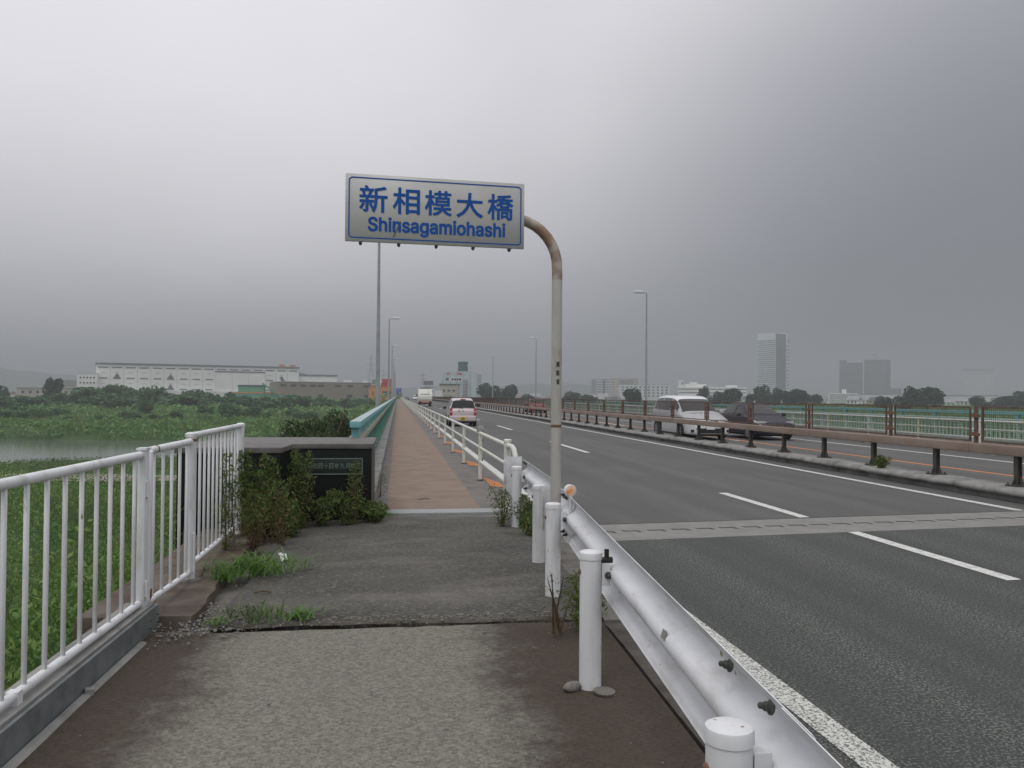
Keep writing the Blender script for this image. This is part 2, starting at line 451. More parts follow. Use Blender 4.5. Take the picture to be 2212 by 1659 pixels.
class MB:
    """collects boxes, bars, tubes and sheets; mesh() turns them into one mesh"""

    def __init__(self):
        self.v, self.f = [], []

    def add(self, vs, fs):
        k = len(self.v)
        self.v += [tuple(float(c) for c in p) for p in vs]
        self.f += [tuple(i + k for i in f) for f in fs]
        return self

    def box(self, c, s, rz=0.0, M=None):
        x, y, z = s[0] / 2, s[1] / 2, s[2] / 2
        vs = [(-x, -y, -z), (x, -y, -z), (x, y, -z), (-x, y, -z), (-x, -y, z), (x, -y, z), (x, y, z), (-x, y, z)]
        ca, sa = math.cos(rz), math.sin(rz)
        if M is not None:
            vs = [tuple(M @ Vector(p)) for p in vs]
        else:
            vs = [(p[0] * ca - p[1] * sa, p[0] * sa + p[1] * ca, p[2]) for p in vs]
        vs = [(p[0] + c[0], p[1] + c[1], p[2] + c[2]) for p in vs]
        return self.add(vs, [(0, 3, 2, 1), (4, 5, 6, 7), (0, 1, 5, 4), (1, 2, 6, 5), (2, 3, 7, 6), (3, 0, 4, 7)])

    def span(self, x0, x1, y0, y1, z0, z1):
        return self.box(((x0 + x1) / 2, (y0 + y1) / 2, (z0 + z1) / 2), (abs(x1 - x0), abs(y1 - y0), abs(z1 - z0)))

    def tube(self, pts, r, n=10, cap=True):
        pts = [Vector(p) for p in pts]
        rs = r if isinstance(r, (list, tuple)) else [r] * len(pts)
        k = len(self.v)
        ref = None
        for i, p in enumerate(pts):
            if i == 0:
                t = pts[1] - p
            elif i == len(pts) - 1:
                t = p - pts[i - 1]
            else:
                t = (pts[i + 1] - p).normalized() + (p - pts[i - 1]).normalized()
            t.normalize()
            if ref is None:
                ref = Vector((0, 0, 1)) if abs(t.z) < 0.9 else Vector((1, 0, 0))
                ref = (ref - t * ref.dot(t)).normalized()
            else:
                ref = (ref - t * ref.dot(t)).normalized()
            b = t.cross(ref)
            for j in range(n):
                a = 2 * math.pi * j / n
                q = p + (ref * math.cos(a) + b * math.sin(a)) * rs[i]
                self.v.append(tuple(q))
        m = len(pts)
        for i in range(m - 1):
            for j in range(n):
                self.f.append((k + i * n + j, k + i * n + (j + 1) % n, k + (i + 1) * n + (j + 1) % n, k + (i + 1) * n + j))
        if cap:
            self.f.append(tuple(k + j for j in range(n))[::-1])
            self.f.append(tuple(k + (m - 1) * n + j for j in range(n)))
        return self

    def lathe(self, prof, n=20, c=(0, 0, 0)):
        k = len(self.v)
        for (r, z) in prof:
            for j in range(n):
                a = 2 * math.pi * j / n
                self.v.append((c[0] + r * math.cos(a), c[1] + r * math.sin(a), c[2] + z))
        for i in range(len(prof) - 1):
            for j in range(n):
                self.f.append((k + i * n + j, k + i * n + (j + 1) % n, k + (i + 1) * n + (j + 1) % n, k + (i + 1) * n + j))
        self.f.append(tuple(k + j for j in range(n))[::-1])
        self.f.append(tuple(k + (len(prof) - 1) * n + j for j in range(n)))
        return self

    def prism(self, poly, a, b, axis='z'):
        """extrude a polygon: axis z: poly is xy; axis y: poly is xz; axis x: poly is yz"""
        n = len(poly)

        def P(p, t):
            return {'z': (p[0], p[1], t), 'y': (p[0], t, p[1]), 'x': (t, p[0], p[1])}[axis]
        vs = [P(p, a) for p in poly] + [P(p, b) for p in poly]
        fs = [tuple(range(n))[::-1], tuple(range(n, 2 * n))]
        fs += [(i, (i + 1) % n, n + (i + 1) % n, n + i) for i in range(n)]
        return self.add(vs, fs)

    def mesh(self, name, smooth=None, fix=True):
        me = bpy.data.meshes.new(name)
        me.from_pydata(self.v, [], self.f)
        if fix:
            bm = bmesh.new()
            bm.from_mesh(me)
            bmesh.ops.recalc_face_normals(bm, faces=bm.faces)
            bm.to_mesh(me)
            bm.free()
        if smooth:
            me.polygons.foreach_set('use_smooth', [True] * len(me.polygons))
            me.set_sharp_from_angle(angle=R_(smooth))
        return me

    def build(self, name, mat, parent=None, smooth=None, **kw):
        return link(name, self.mesh(name, smooth), mat, parent, **kw)


def bevel_mesh(me, w, seg=2, angle=35):
    bm = bmesh.new()
    bm.from_mesh(me)
    es = [e for e in bm.edges if len(e.link_faces) == 2 and e.calc_face_angle(0) > R_(angle)]
    bmesh.ops.bevel(bm, geom=es, offset=w, segments=seg, affect='EDGES', profile=0.6)
    bm.to_mesh(me)
    bm.free()
    me.polygons.foreach_set('use_smooth', [True] * len(me.polygons))
    me.set_sharp_from_angle(angle=R_(50))
    return me


def grid_mesh(name, P, closed=False):
    """P: array (m, n, 3)"""
    m, n = P.shape[:2]
    me = bpy.data.meshes.new(name)
    idx = np.arange(m * n).reshape(m, n)
    q = np.stack([idx[:-1, :-1], idx[1:, :-1], idx[1:, 1:], idx[:-1, 1:]], -1).reshape(-1, 4)
    return raw_mesh(me, P.reshape(-1, 3), q, True)


def raw_mesh(me, V, Q, smooth=False):
    V = np.asarray(V, dtype=np.float32)
    Q = np.asarray(Q, dtype=np.int32)
    me.vertices.add(len(V))
    me.vertices.foreach_set('co', V.ravel())
    k = Q.shape[1]
    me.loops.add(Q.size)
    me.loops.foreach_set('vertex_index', Q.ravel())
    me.polygons.add(len(Q))
    me.polygons.foreach_set('loop_start', np.arange(0, Q.size, k, dtype=np.int32))
    me.polygons.foreach_set('loop_total', np.full(len(Q), k, dtype=np.int32))
    if smooth:
        me.polygons.foreach_set('use_smooth', np.ones(len(Q), dtype=bool))
    me.update(calc_edges=True)
    return me


def vnoise(x, y, seed=0):
    """smooth value noise on a lattice, 0..1"""
    x = np.asarray(x, float)
    y = np.asarray(y, float)
    xi, yi = np.floor(x).astype(np.int64), np.floor(y).astype(np.int64)
    fx, fy = x - xi, y - yi
    fx, fy = fx * fx * (3 - 2 * fx), fy * fy * (3 - 2 * fy)

    def h(a, b):
        n = (a * 374761393 + b * 668265263 + seed * 974711) & 0x7fffffff
        n = ((n ^ (n >> 13)) * 1274126177) & 0x7fffffff
        return ((n ^ (n >> 16)) & 0xffff) / 65535.0
    return (h(xi, yi) * (1 - fx) + h(xi + 1, yi) * fx) * (1 - fy) + (h(xi, yi + 1) * (1 - fx) + h(xi + 1, yi + 1) * fx) * fy


def leaf_arrays(P, size, asp=0.45, up=None, lean=0.0, r=rng):
    """one bent diamond leaf at every point; up biases the long axis upwards"""
    n = len(P)
    a = r.normal(size=(n, 3))
    if up is not None:
        a[:, 2] = np.abs(a[:, 2]) * 0.6 + up
    a /= np.linalg.norm(a, axis=1)[:, None]
    b = np.cross(a, r.normal(size=(n, 3)))
    b /= np.linalg.norm(b, axis=1)[:, None] + 1e-9
    s = (np.asarray(size) * np.ones(n))[:, None]
    V = np.stack([P - a * s * 0.5, P + b * s * asp * 0.5, P + a * s * 0.5, P - b * s * asp * 0.5], 1)
    return V.reshape(-1, 3)


def leaf_mesh(name, V, tint=None, r=rng):
    me = bpy.data.meshes.new(name)
    n = len(V) // 4
    raw_mesh(me, V, np.arange(4 * n).reshape(n, 4))
    at_ = me.attributes.new('tint', 'FLOAT', 'FACE')
    at_.data.foreach_set('value', (r.random(n) if tint is None else tint).astype(np.float32))
    return me


def crown_mesh(name, seed, rx, ry, h, n, leaf, lobes=14, z0=0.25, asp=0.75):
    """foliage spread over the outside of many unequal lobes; gaps stay between the lobes"""
    r = np.random.default_rng(seed)
    C = []
    while len(C) < lobes:
        p = r.uniform(-1, 1, 3)
        if np.linalg.norm(p) < 0.78:
            C.append(p)
    C = np.array(C) * [rx, ry, h * (1 - z0) / 2]
    rad = r.uniform(0.26, 0.5, lobes) * min(rx, ry, h * 0.6)
    k = r.choice(lobes, n, p=(rad ** 2 / (rad ** 2).sum()))
    d = r.normal(size=(n, 3))
    d /= np.linalg.norm(d, axis=1)[:, None]
    P = C[k] + d * (rad[k] * r.uniform(0.55, 1.08, n) ** 0.6)[:, None]
    P[:, 2] += h * (z0 + (1 - z0) / 2)
    P[:, 2] = np.maximum(P[:, 2], 0.02 * h + r.random(n) * 0.1 * h)
    tint = np.clip(0.5 + 0.25 * (r.random(lobes)[k] - 0.5) + r.normal(0, 0.2, n), 0, 1)
    return leaf_mesh(name, leaf_arrays(P, leaf * r.uniform(0.6, 1.3, n), asp, r=r), tint)


def trunk_mesh(name, seed, h, r0, limbs=5, spread=0.35):
    r = random.Random(seed)
    m = MB()
    pts = [(0, 0, -0.3)]
    x = y = 0
    for i in range(1, 5):
        x += r.uniform(-1, 1) * 0.03 * h
        y += r.uniform(-1, 1) * 0.03 * h
        pts.append((x, y, h * 0.62 * i / 4))
    m.tube(pts, [r0, r0 * 0.85, r0 * 0.7, r0 * 0.55, r0 * 0.35], 7)
    for k in range(limbs):
        i = r.choice([2, 3, 4])
        p = Vector(pts[i])
        a = r.uniform(0, 6.28)
        q = p + Vector((math.cos(a) * spread * h * 0.6, math.sin(a) * spread * h * 0.6, h * 0.18))
        e = p + Vector((math.cos(a) * spread * h, math.sin(a) * spread * h, h * r.uniform(0.25, 0.4)))
        m.tube([p, q, e], [r0 * 0.4, r0 * 0.25, r0 * 0.1], 5)
    return m.mesh(name, 60)


try:      # the upright grotesque that ships with Blender; its default font otherwise
    import os
    GROT = bpy.data.fonts.load(os.path.join(bpy.utils.system_resource('DATAFILES'), 'fonts', 'Inter.woff2'))
except Exception:
    GROT = None


def text_mesh(body, size, bold=0.0, sx=1.0):
    c = bpy.data.curves.new('lettering', 'FONT')
    c.body = body
    c.size = size
    if GROT is not None and body.isascii():
        c.font = GROT
    c.align_x = 'CENTER'
    c.align_y = 'CENTER'
    c.resolution_u = 3
    o = bpy.data.objects.new('lettering_source', c)
    COL.objects.link(o)
    dg = bpy.context.evaluated_depsgraph_get()
    me = bpy.data.meshes.new_from_object(o.evaluated_get(dg))
    bpy.data.objects.remove(o)
    n = len(me.vertices)
    co = np.zeros(n * 3, dtype=np.float32)
    me.vertices.foreach_get('co', co)
    co = co.reshape(-1, 3)
    mid = (co.min(0) + co.max(0)) / 2
    co = co - mid
    co[:, 0] *= sx
    me.vertices.foreach_set('co', co.ravel())
    me.update()
    return me


def fit_text(body, w, h, bold=0.0):
    """lettering scaled to exactly w x h"""
    me = text_mesh(body, 1.0, bold)
    n = len(me.vertices)
    co = np.zeros(n * 3, dtype=np.float32)
    me.vertices.foreach_get('co', co)
    co = co.reshape(-1, 3)
    d = co.max(0) - co.min(0)
    b_ = bold * h
    co[:, 0] *= (w - 2 * b_) / d[0]
    co[:, 1] *= (h - 2 * b_) / d[1]
    if not bold:
        me.vertices.foreach_set('co', co.ravel())
        me.update()
        return me
    # thicken the strokes evenly: the same glyph laid again round a small circle, a hair apart in depth
    fs = [tuple(p.vertices) for p in me.polygons]
    m = MB()
    K = 12
    for k in range(K):
        q = co.copy()
        q[:, 0] += b_ * math.cos(2 * math.pi * k / K)
        q[:, 1] += b_ * math.sin(2 * math.pi * k / K)
        q[:, 2] += 0.00008 * k
        m.add(q, fs)
    return m.mesh('lettering', fix=False)


STAND = R_(90)      # lays an xy drawing upright, facing -Y
# ------------------------------------------------------------------ the ground
BR0, BR1 = 10.6, 388.0        # where the bridge deck begins and ends


def shore_near(x):
    return np.clip(109 + 0.62 * x, 40, 130) + 3 * (vnoise(x / 9, x * 0 + 3, 5) - 0.5)


def shore_far(x):
    return np.clip(142 - 0.16 * x, 130, 210) + 3 * (vnoise(x / 11, x * 0 + 8, 6) - 0.5)


def ground_z(x, y):
    x = np.asarray(x, float)
    y = np.asarray(y, float)
    dn = np.hypot(np.maximum(np.maximum(-2.0 - x, x - 21), 0), np.maximum(y - 9.6, 0))
    h1 = np.where(dn > 0, -0.55 - 0.40 * dn, -0.55)
    df = np.hypot(np.maximum(np.maximum(-6.0 - x, x - 26), 0), np.maximum(392 - y, 0))
    h2 = np.where(df > 0, -0.55 - 0.35 * df, -0.55)
    s = np.clip((y - 250) / 130, 0, 1)
    plain = -5.0 + 1.8 * s * s * (3 - 2 * s)
    plain = plain + 0.5 * (vnoise(x / 14, y / 14, 1) - 0.5) + 0.25 * (vnoise(x / 4, y / 4, 2) - 0.5)
    out = np.clip(dn / 2.0, 0, 1)
    z = np.maximum(np.maximum(plain, h1 + 0.25 * out * (vnoise(x / 2.3, y / 2.3, 3) - 0.5)), h2)
    sn, sf = shore_near(x), shore_far(x)
    inside = np.minimum(y - sn, sf - y)            # metres into the water from either shore
    bank = -6.5 - np.clip(inside, -4, 6) * 0.32
    z = np.where(inside > -4, np.minimum(z, bank), z)
    return z


xs = np.concatenate([-np.geomspace(5800, 70, 36), np.arange(-68, -20, 2.0), np.arange(-20, -2, 0.5),
                     np.arange(-2, 24, 1.0), np.geomspace(24, 5800, 44)])
ys = np.concatenate([-np.geomspace(900, 14, 10), np.arange(-12, 30, 0.75), np.arange(30, 60, 1.5), np.arange(60, 220, 2.0),
                     np.geomspace(220, 5800, 60)])
gx, gy = np.meshgrid(xs, ys, indexing='ij')
me = grid_mesh('ground', np.stack([gx, gy, ground_z(gx, gy)], -1))
gm = bpy.data.materials.new('ground_cover')
MAT['ground_cover'] = gm
gm.use_nodes = True
t = gm.node_tree
b = t.nodes['Principled BSDF']
b.inputs['Roughness'].default_value = 0.95
b.inputs['Specular IOR Level'].default_value = 0.15
g = N(t, 'ShaderNodeNewGeometry')
na = N(t, 'ShaderNodeTexNoise', inp={'Scale': 0.06, 'Detail': 7.0, 'Roughness': 0.65})
nb = N(t, 'ShaderNodeTexNoise', inp={'Scale': 0.9, 'Detail': 6.0, 'Roughness': 0.7})
L(t, g.outputs['Position'], na.inputs['Vector'])
L(t, g.outputs['Position'], nb.inputs['Vector'])
cr = N(t, 'ShaderNodeValToRGB')
els = cr.color_ramp.elements
els[0].position, els[0].color = 0.30, (0.026, 0.055, 0.020, 1)
els[1].position, els[1].color = 0.72, (0.085, 0.115, 0.045, 1)
e = els.new(0.5)
e.color = (0.05, 0.095, 0.032, 1)
f = M_(t, 'ADD', M_(t, 'MULTIPLY', na.outputs['Fac'], 0.6), M_(t, 'MULTIPLY', nb.outputs['Fac'], 0.4))
L(t, f, cr.inputs[0])
L(t, cr.outputs[0], b.inputs['Base Color'])
bp = N(t, 'ShaderNodeBump', inp={'Strength': 0.8, 'Distance': 0.3})
L(t, nb.outputs['Fac'], bp.inputs['Height'])
L(t, bp.outputs[0], b.inputs['Normal'])
tag(link('ground', me, gm), kind='structure')

# dirt track and bare strip of bank above the river
material('dirt', (0.20, 0.175, 0.14), (0.30, 0.27, 0.225), 0.8, grime=(0.09, 0.12, 0.05), gscale=0.35, gamt=0.8, rough=0.95)


def strip_mesh(name, pts, width, dz):
    P = []
    for i, (x, y) in enumerate(pts):
        wv = width * (0.8 + 0.4 * vnoise(i * 0.7, 1.3, 9))
        row = []
        for k in (-1, -0.5, 0, 0.5, 1):
            yy = y + k * wv / 2
            row.append((x, yy, float(ground_z(x, yy)) + dz))
        P.append(row)
    return grid_mesh(name, np.array(P))


tag(link('dirt_track', strip_mesh('dirt_track', [(x, 66 + 0.10 * (x + 20) + 1.2 * math.sin(x / 9)) for x in np.arange(-70, 26, 1.5)],
                                  3.2, 0.10), 'dirt'), kind='structure')
tag(link('gravel_bar', strip_mesh('gravel_bar', [(x, 215 + 0.03 * x + 3 * math.sin(x / 23)) for x in np.arange(-150, 10, 3.0)],
                                  7.0, 0.16), 'dirt'), kind='structure')

# river
wm = bpy.data.materials.new('river_water')
wm.use_nodes = True
t = wm.node_tree
b = t.nodes['Principled BSDF']
b.inputs['Base Color'].default_value = (0.13, 0.15, 0.13, 1)
b.inputs['Roughness'].default_value = 0.06
b.inputs['IOR'].default_value = 1.33
g = N(t, 'ShaderNodeNewGeometry')
mp = N(t, 'ShaderNodeMapping')
mp.inputs['Scale'].default_value = (0.35, 1.4, 1)
L(t, g.outputs['Position'], mp.inputs[0])
n = N(t, 'ShaderNodeTexNoise', inp={'Scale': 0.9, 'Detail': 5.0, 'Roughness': 0.6})
L(t, mp.outputs[0], n.inputs['Vector'])
bp = N(t, 'ShaderNodeBump', inp={'Strength': 0.18, 'Distance': 0.12})
L(t, n.outputs['Fac'], bp.inputs['Height'])
L(t, bp.outputs[0], b.inputs['Normal'])
MAT['river_water'] = wm
xs = np.concatenate([-np.geomspace(900, 100, 12), np.arange(-95, 60, 5.0), np.geomspace(60, 900, 12)])
P = np.array([[(x, float(shore_near(x)) - 3 + (float(shore_far(x)) - float(shore_near(x)) + 6) * k / 6, -6.5) for k in range(7)] for x in xs])
tag(link('river', grid_mesh('river', P), 'river_water'), kind='structure')


# hills: ridges of overlapping rounded tops
def hill(name, u0, u1, vs, d, seed):
    n = 60
    P = []
    for i in range(n + 1):
        s = i / n
        u = u0 + (u1 - u0) * s
        v = np.interp(s, np.linspace(0, 1, len(vs)), vs) - 5.0 * (vnoise(i / 3.0, 0.5, seed) - 0.4)
        top = at(u, v, d)
        fr = at(u, 862, d * 0.86)
        bk = at(u, 862, d * 1.3)
        row = []
        for k in range(9):
            q = k / 8
            if q <= 0.6:
                a = q / 0.6
                p = fr * (1 - a) + top * a
                z = -6 + (top[2] + 6) * math.sin(a * math.pi / 2)
            else:
                a = (q - 0.6) / 0.4
                p = top * (1 - a) + bk * a
                z = -6 + (top[2] + 6) * math.cos(a * math.pi / 2)
            row.append((p[0], p[1], z + (3 * (vnoise(i / 1.3, k * 1.7, seed + 1) - 0.5) if 0 < k < 8 else 0)))
        P.append(row)
    tag(link(name, grid_mesh(name, np.array(P)), 'hill_green'), kind='structure')


hill('hills', -220, 300, [815, 795, 782, 786, 800, 806, 812, 822, 836], 2300, 11)
hill('hills', 840, 1420, [842, 836, 828, 830, 833, 826, 831, 838, 848], 2500, 21)
hill('hills', 640, 1000, [850, 846, 840, 836, 838, 842, 850], 3200, 31)
hill('hills', 1250, 2500, [852, 848, 846, 850, 848, 852, 850, 854], 3600, 41)

# ------------------------------------------------------------------ bridge deck and roads
ROADZ = -0.13
deck = MB()
deck.span(-0.75, 19.75, BR0 + 0.02, BR1, -1.6, ROADZ - 0.02)
for k in range(8):
    y = 45 + k * 45
    deck.span(1.0, 18.0, y - 1.1, y + 1.1, -9.0, -1.6)
deck.span(-1.0, 20.0, BR0 - 1.0, BR0 + 0.0, -6.0, -0.25)
tag(deck.build('bridge_deck', 'concrete'), kind='structure')


def sheet(name, poly, z, mat, parent=None, kind=None, th=0.0):
    m = MB()
    if th:
        m.prism(poly, z - th, z)
    else:
        m.add([(x, y, z) for x, y in poly], [tuple(range(len(poly)))])
    o = m.build(name, mat, parent)
    if kind:
        tag(o, kind=kind)
    return o


def jy(x, off=0.0):
    """the skewed line of the expansion joint"""
    return 9.86 + 0.11 * (x - 2.6) + off


road_near = sheet('approach_road', [(1.9, -8), (17.4, -8), (17.4, jy(17.4, -0.75)), (1.9, jy(1.9, -0.75))], ROADZ, 'asphalt_near',
                  kind='structure', th=0.3)
road = sheet('bridge_road', [(1.4, jy(1.4, 0.42)), (17.4, jy(17.4, 0.42)), (17.4, BR1), (1.4, BR1)], ROADZ, 'asphalt_deck', kind='structure')
far_road = sheet('far_road', [(-1.5, BR1), (20.5, BR1), (20.5, 1500), (-1.5, 1500)], ROADZ - 0.002, 'asphalt_deck', kind='structure', th=0.25)
joint = sheet('expansion_joint', [(1.6, jy(1.6, -0.75)), (17.4, jy(17.4, -0.75)), (17.4, jy(17.4, 0.42)), (1.6, jy(1.6, 0.42))],
              ROADZ - 0.004, 'joint_concrete', kind='structure', th=0.25)
fm = MB()
fm.add([(-0.10, -0.022, 0), (0.10, -0.022, 0), (0.10, 0.022, 0), (-0.10, 0.022, 0),
        (0.06, -0.10, 0), (0.10, -0.10, 0), (-0.10, 0.06, 0), (-0.075, 0.06, 0), (-0.075, 0.022, 0), (0.06, -0.022, 0)],
       [(0, 1, 2, 3), (4, 5, 1, 9), (3, 8, 7, 6)])
fmesh = fm.mesh('joint_finger')
for k in range(46):
    x = 2.2 + k * 0.325
    if x < 17:
        link('joint_finger', fmesh, 'joint_steel', joint, (x, jy(x, -0.12), ROADZ + 0.0), (0, 0, 0.11))

LZ = ROADZ + 0.004


def line(parent, name, mat, x0, x1, y0, y1, ends=0.0, z=LZ):
    return sheet(name, [(x0, y0), (x1, y0 + ends), (x1, y1 + ends), (x0, y1)], z, mat, parent)


# worn edge line on the near side: paint with holes, so the asphalt shows between the flakes
wl = bpy.data.materials.new('worn_line')
MAT['worn_line'] = wl
wl.use_nodes = True
t = wl.node_tree
b = t.nodes['Principled BSDF']
b.inputs['Roughness'].default_value = 0.85
g = N(t, 'ShaderNodeNewGeometry')
n = N(t, 'ShaderNodeTexNoise', inp={'Scale': 75.0, 'Detail': 3.0, 'Roughness': 0.7})
L(t, g.outputs['Position'], n.inputs['Vector'])
mr = N(t, 'ShaderNodeMapRange', inp={'From Min': 0.44, 'From Max': 0.50})
L(t, n.outputs['Fac'], mr.inputs[0])
mx = N(t, 'ShaderNodeMix', data_type='RGBA')
mx.inputs[6].default_value = (0.10, 0.105, 0.10, 1)
mx.inputs[7].default_value = (0.60, 0.61, 0.56, 1)
L(t, mr.outputs[0], mx.inputs[0])
L(t, mx.outputs[2], b.inputs['Base Color'])
line(road_near, 'edge_line', 'worn_line', 2.05, 2.21, -8, jy(2.1, -0.8))
line(road, 'edge_line', 'line_white', 2.05, 2.21, jy(2.1, 0.45), BR1)
line(road_near, 'lane_dash', 'line_white', 5.48, 5.64, 6.75, jy(5.5, -0.78), 0.02)
line(road, 'lane_dash', 'line_white', 5.48, 5.64, jy(5.5, 0.44), 13.5, 0.02)
y = 23.6
while y < 330:
    line(road, 'lane_dash', 'line_white', 5.49, 5.65, y, y + 6.0)
    y += 16.2
line(road, 'edge_line', 'line_white', 9.08, 9.24, jy(9.1, 0.44), BR1)
line(road, 'orange_line', 'line_orange', 13.12, 13.28, jy(13.1, 0.46), BR1)
y = 30.0
while y < 330:
    line(road, 'lane_dash', 'line_white', 12.96, 13.09, y, y + 6.0)
    y += 16.2
line(road_near, 'orange_line', 'line_orange', 13.12, 13.28, -8, jy(13.1, -0.8))
line(road, 'edge_line', 'line_white', 16.0, 16.16, jy(16, 0.46), BR1)
line(road, 'edge_line', 'line_white', 10.85, 10.98, jy(10.9, 0.44), BR1)
line(far_road, 'edge_line', 'line_white', 2.05, 2.21, BR1 + 1, 900, z=LZ)
line(far_road, 'edge_line', 'line_white', 9.08, 9.24, BR1 + 1, 900, z=LZ)

# ------------------------------------------------------------------ the footway
# near slab: exposed aggregate, worn pale along the middle where people walk, brown moss and soil by the edges
ns = bpy.data.materials.new('aggregate_slab')
MAT['aggregate_slab'] = ns
ns.use_nodes = True
t = ns.node_tree
b = t.nodes['Principled BSDF']
b.inputs['Roughness'].default_value = 0.92
b.inputs['Specular IOR Level'].default_value = 0.3
g = N(t, 'ShaderNodeNewGeometry')
pos = g.outputs['Position']
vo = N(t, 'ShaderNodeTexVoronoi', inp={'Scale': 62.0})
L(t, pos, vo.inputs['Vector'])
hs = N(t, 'ShaderNodeSeparateColor')
L(t, vo.outputs['Color'], hs.inputs[0])
r1 = N(t, 'ShaderNodeValToRGB')
r1.color_ramp.elements[0].color = (0.062, 0.059, 0.046, 1)
r1.color_ramp.elements[1].color = (0.42, 0.41, 0.35, 1)
e = r1.color_ramp.elements.new(0.93)
e.color = (0.275, 0.268, 0.222, 1)
n5 = N(t, 'ShaderNodeTexNoise', inp={'Scale': 85.0, 'Detail': 4.0, 'Roughness': 0.75})
L(t, pos, n5.inputs['Vector'])
grain = M_(t, 'ADD', M_(t, 'MULTIPLY', hs.outputs[0], 0.42), M_(t, 'MULTIPLY', M_(t, 'SUBTRACT', n5.outputs['Fac'], 0.27), 1.25))
L(t, grain, r1.inputs[0])
r2 = N(t, 'ShaderNodeValToRGB')
r2.color_ramp.elements[0].color = (0.040, 0.029, 0.021, 1)
r2.color_ramp.elements[1].color = (0.085, 0.070, 0.054, 1)
L(t, grain, r2.inputs[0])
sx = N(t, 'ShaderNodeSeparateXYZ')
L(t, pos, sx.inputs[0])
n3 = N(t, 'ShaderNodeTexNoise', inp={'Scale': 1.3, 'Detail': 8.0, 'Roughness': 0.7})
L(t, pos, n3.inputs['Vector'])
n4 = N(t, 'ShaderNodeTexNoise', inp={'Scale': 9.0, 'Detail': 6.0, 'Roughness': 0.7})
L(t, pos, n4.inputs['Vector'])
# distance from the trodden line x = -0.2
dx = M_(t, 'ABSOLUTE', M_(t, 'ADD', sx.outputs[0], M_(t, 'ADD', 0.16, M_(t, 'MULTIPLY', sx.outputs[1], 0.015))))
edge = M_(t, 'ADD', dx, M_(t, 'MULTIPLY', M_(t, 'SUBTRACT', n3.outputs['Fac'], 0.5), 0.9))
edge = M_(t, 'ADD', edge, M_(t, 'MULTIPLY', M_(t, 'SUBTRACT', n4.outputs['Fac'], 0.5), 0.5))
mr = N(t, 'ShaderNodeMapRange', interpolation_type='SMOOTHSTEP', inp={'From Min': 0.56, 'From Max': 1.02})
L(t, edge, mr.inputs[0])
mx = N(t, 'ShaderNodeMix', data_type='RGBA')
L(t, mr.outputs[0], mx.inputs[0])
L(t, r1.outputs[0], mx.inputs[6])
L(t, r2.outputs[0], mx.inputs[7])
L(t, mx.outputs[2], b.inputs['Base Color'])
bp = N(t, 'ShaderNodeBump', inp={'Strength': 0.6, 'Distance': 0.004})
L(t, vo.outputs['Distance'], bp.inputs['Height'])
L(t, bp.outputs[0], b.inputs['Normal'])

material('asphalt_path', (0.050, 0.047, 0.040), (0.092, 0.087, 0.076), 1.1, lo=0.33, hi=0.66, grime=(0.16, 0.152, 0.132), gscale=0.9, gamt=0.75,
         rough=0.92, bump=0.6, bscale=140, speck=(0.21, 0.20, 0.175), sscale=48, slo=0.55, shi=0.70, stretch=(0.7, 1.4, 1))


def slab_mesh(name, x0f, x1f, y0, y1, nx, ny, z, amp, th=0.3, edge=0.012, seed=0):
    """a slab with an uneven top and crumbled end edges"""
    P = np.zeros((nx + 1, ny + 1, 3))
    for i in range(nx + 1):
        for j in range(ny + 1):
            s, q = i / nx, j / ny
            yy = y0 + (y1 - y0) * q
            x0_, x1_ = x0f(yy), x1f(yy)
            xx = x0_ + (x1_ - x0_) * s
            if j in (0, ny):
                yy += (1 if j == 0 else -1) * edge * 2.2 * vnoise(xx * 9, j + 0.5, seed)
            zz = z + amp * (vnoise(xx * 1.7, yy * 1.7, seed) - 0.5) * 2
            if j in (0, ny):
                zz -= edge
            P[i, j] = (xx, yy, zz)
    top = grid_mesh(name, P)
    bm = bmesh.new()
    bm.from_mesh(top)
    be = [e for e in bm.edges if e.is_boundary]
    ret = bmesh.ops.extrude_edge_only(bm, edges=be)
    for v in ret['geom']:
        if isinstance(v, bmesh.types.BMVert):
            v.co.z -= th
    bm.to_mesh(top)
    bm.free()
    top.set_sharp_from_angle(angle=R_(40))
    return top


material('soil_edge', (0.060, 0.050, 0.042), (0.105, 0.095, 0.082), 5, grime=(0.045, 0.038, 0.028), gscale=3, gamt=0.7, rough=0.95, bump=0.5, bscale=60)
footway = tag(MB().span(-1.68, 1.86, -6, 10.5, -0.5, -0.06).build('footway', 'concrete_dark'), kind='structure')
link('near_slab', slab_mesh('near_slab', lambda y: -1.66, lambda y: 1.18 + 0.035 * min(y, 5.5), -6, 5.50, 110, 90, 0.0, 0.006, 0.2, 0.024, 3),
     'aggregate_slab', footway)
link('asphalt_slab', slab_mesh('asphalt_slab', lambda y: -1.30 + 0.02 * y, lambda y: 1.24 + 0.03 * y, 5.53, 10.28, 100, 46, 0.010, 0.010, 0.2, 0.03, 5),
     'asphalt_path', footway)
link('edge_slab', slab_mesh('edge_slab', lambda y: 1.21 + 0.035 * min(y, 5.5), lambda y: 1.85, -6, 5.47, 5, 60, -0.012, 0.006, 0.2, 0.02, 8),
     'soil_edge', footway)
link('edge_slab', slab_mesh('edge_slab', lambda y: 1.26 + 0.03 * y, lambda y: 1.85, 5.52, 10.25, 5, 30, -0.015, 0.008, 0.2, 0.02, 9),
     'concrete_dark', footway)
link('fence_footing', slab_mesh('fence_footing', lambda y: -2.05, lambda y: -1.22 - 0.02 * y + 0.05 * (float(vnoise(y * 5.0, 1.0, 33)) - 0.5), 5.62, 10.0, 8, 110, 0.045, 0.012, 0.5, 0.03, 12),
     'footing', footway)
plate = bevel_mesh(MB().span(-0.26, 1.42, 10.46, 10.80, -0.03, 0.022).mesh('cover_plate'), 0.006)
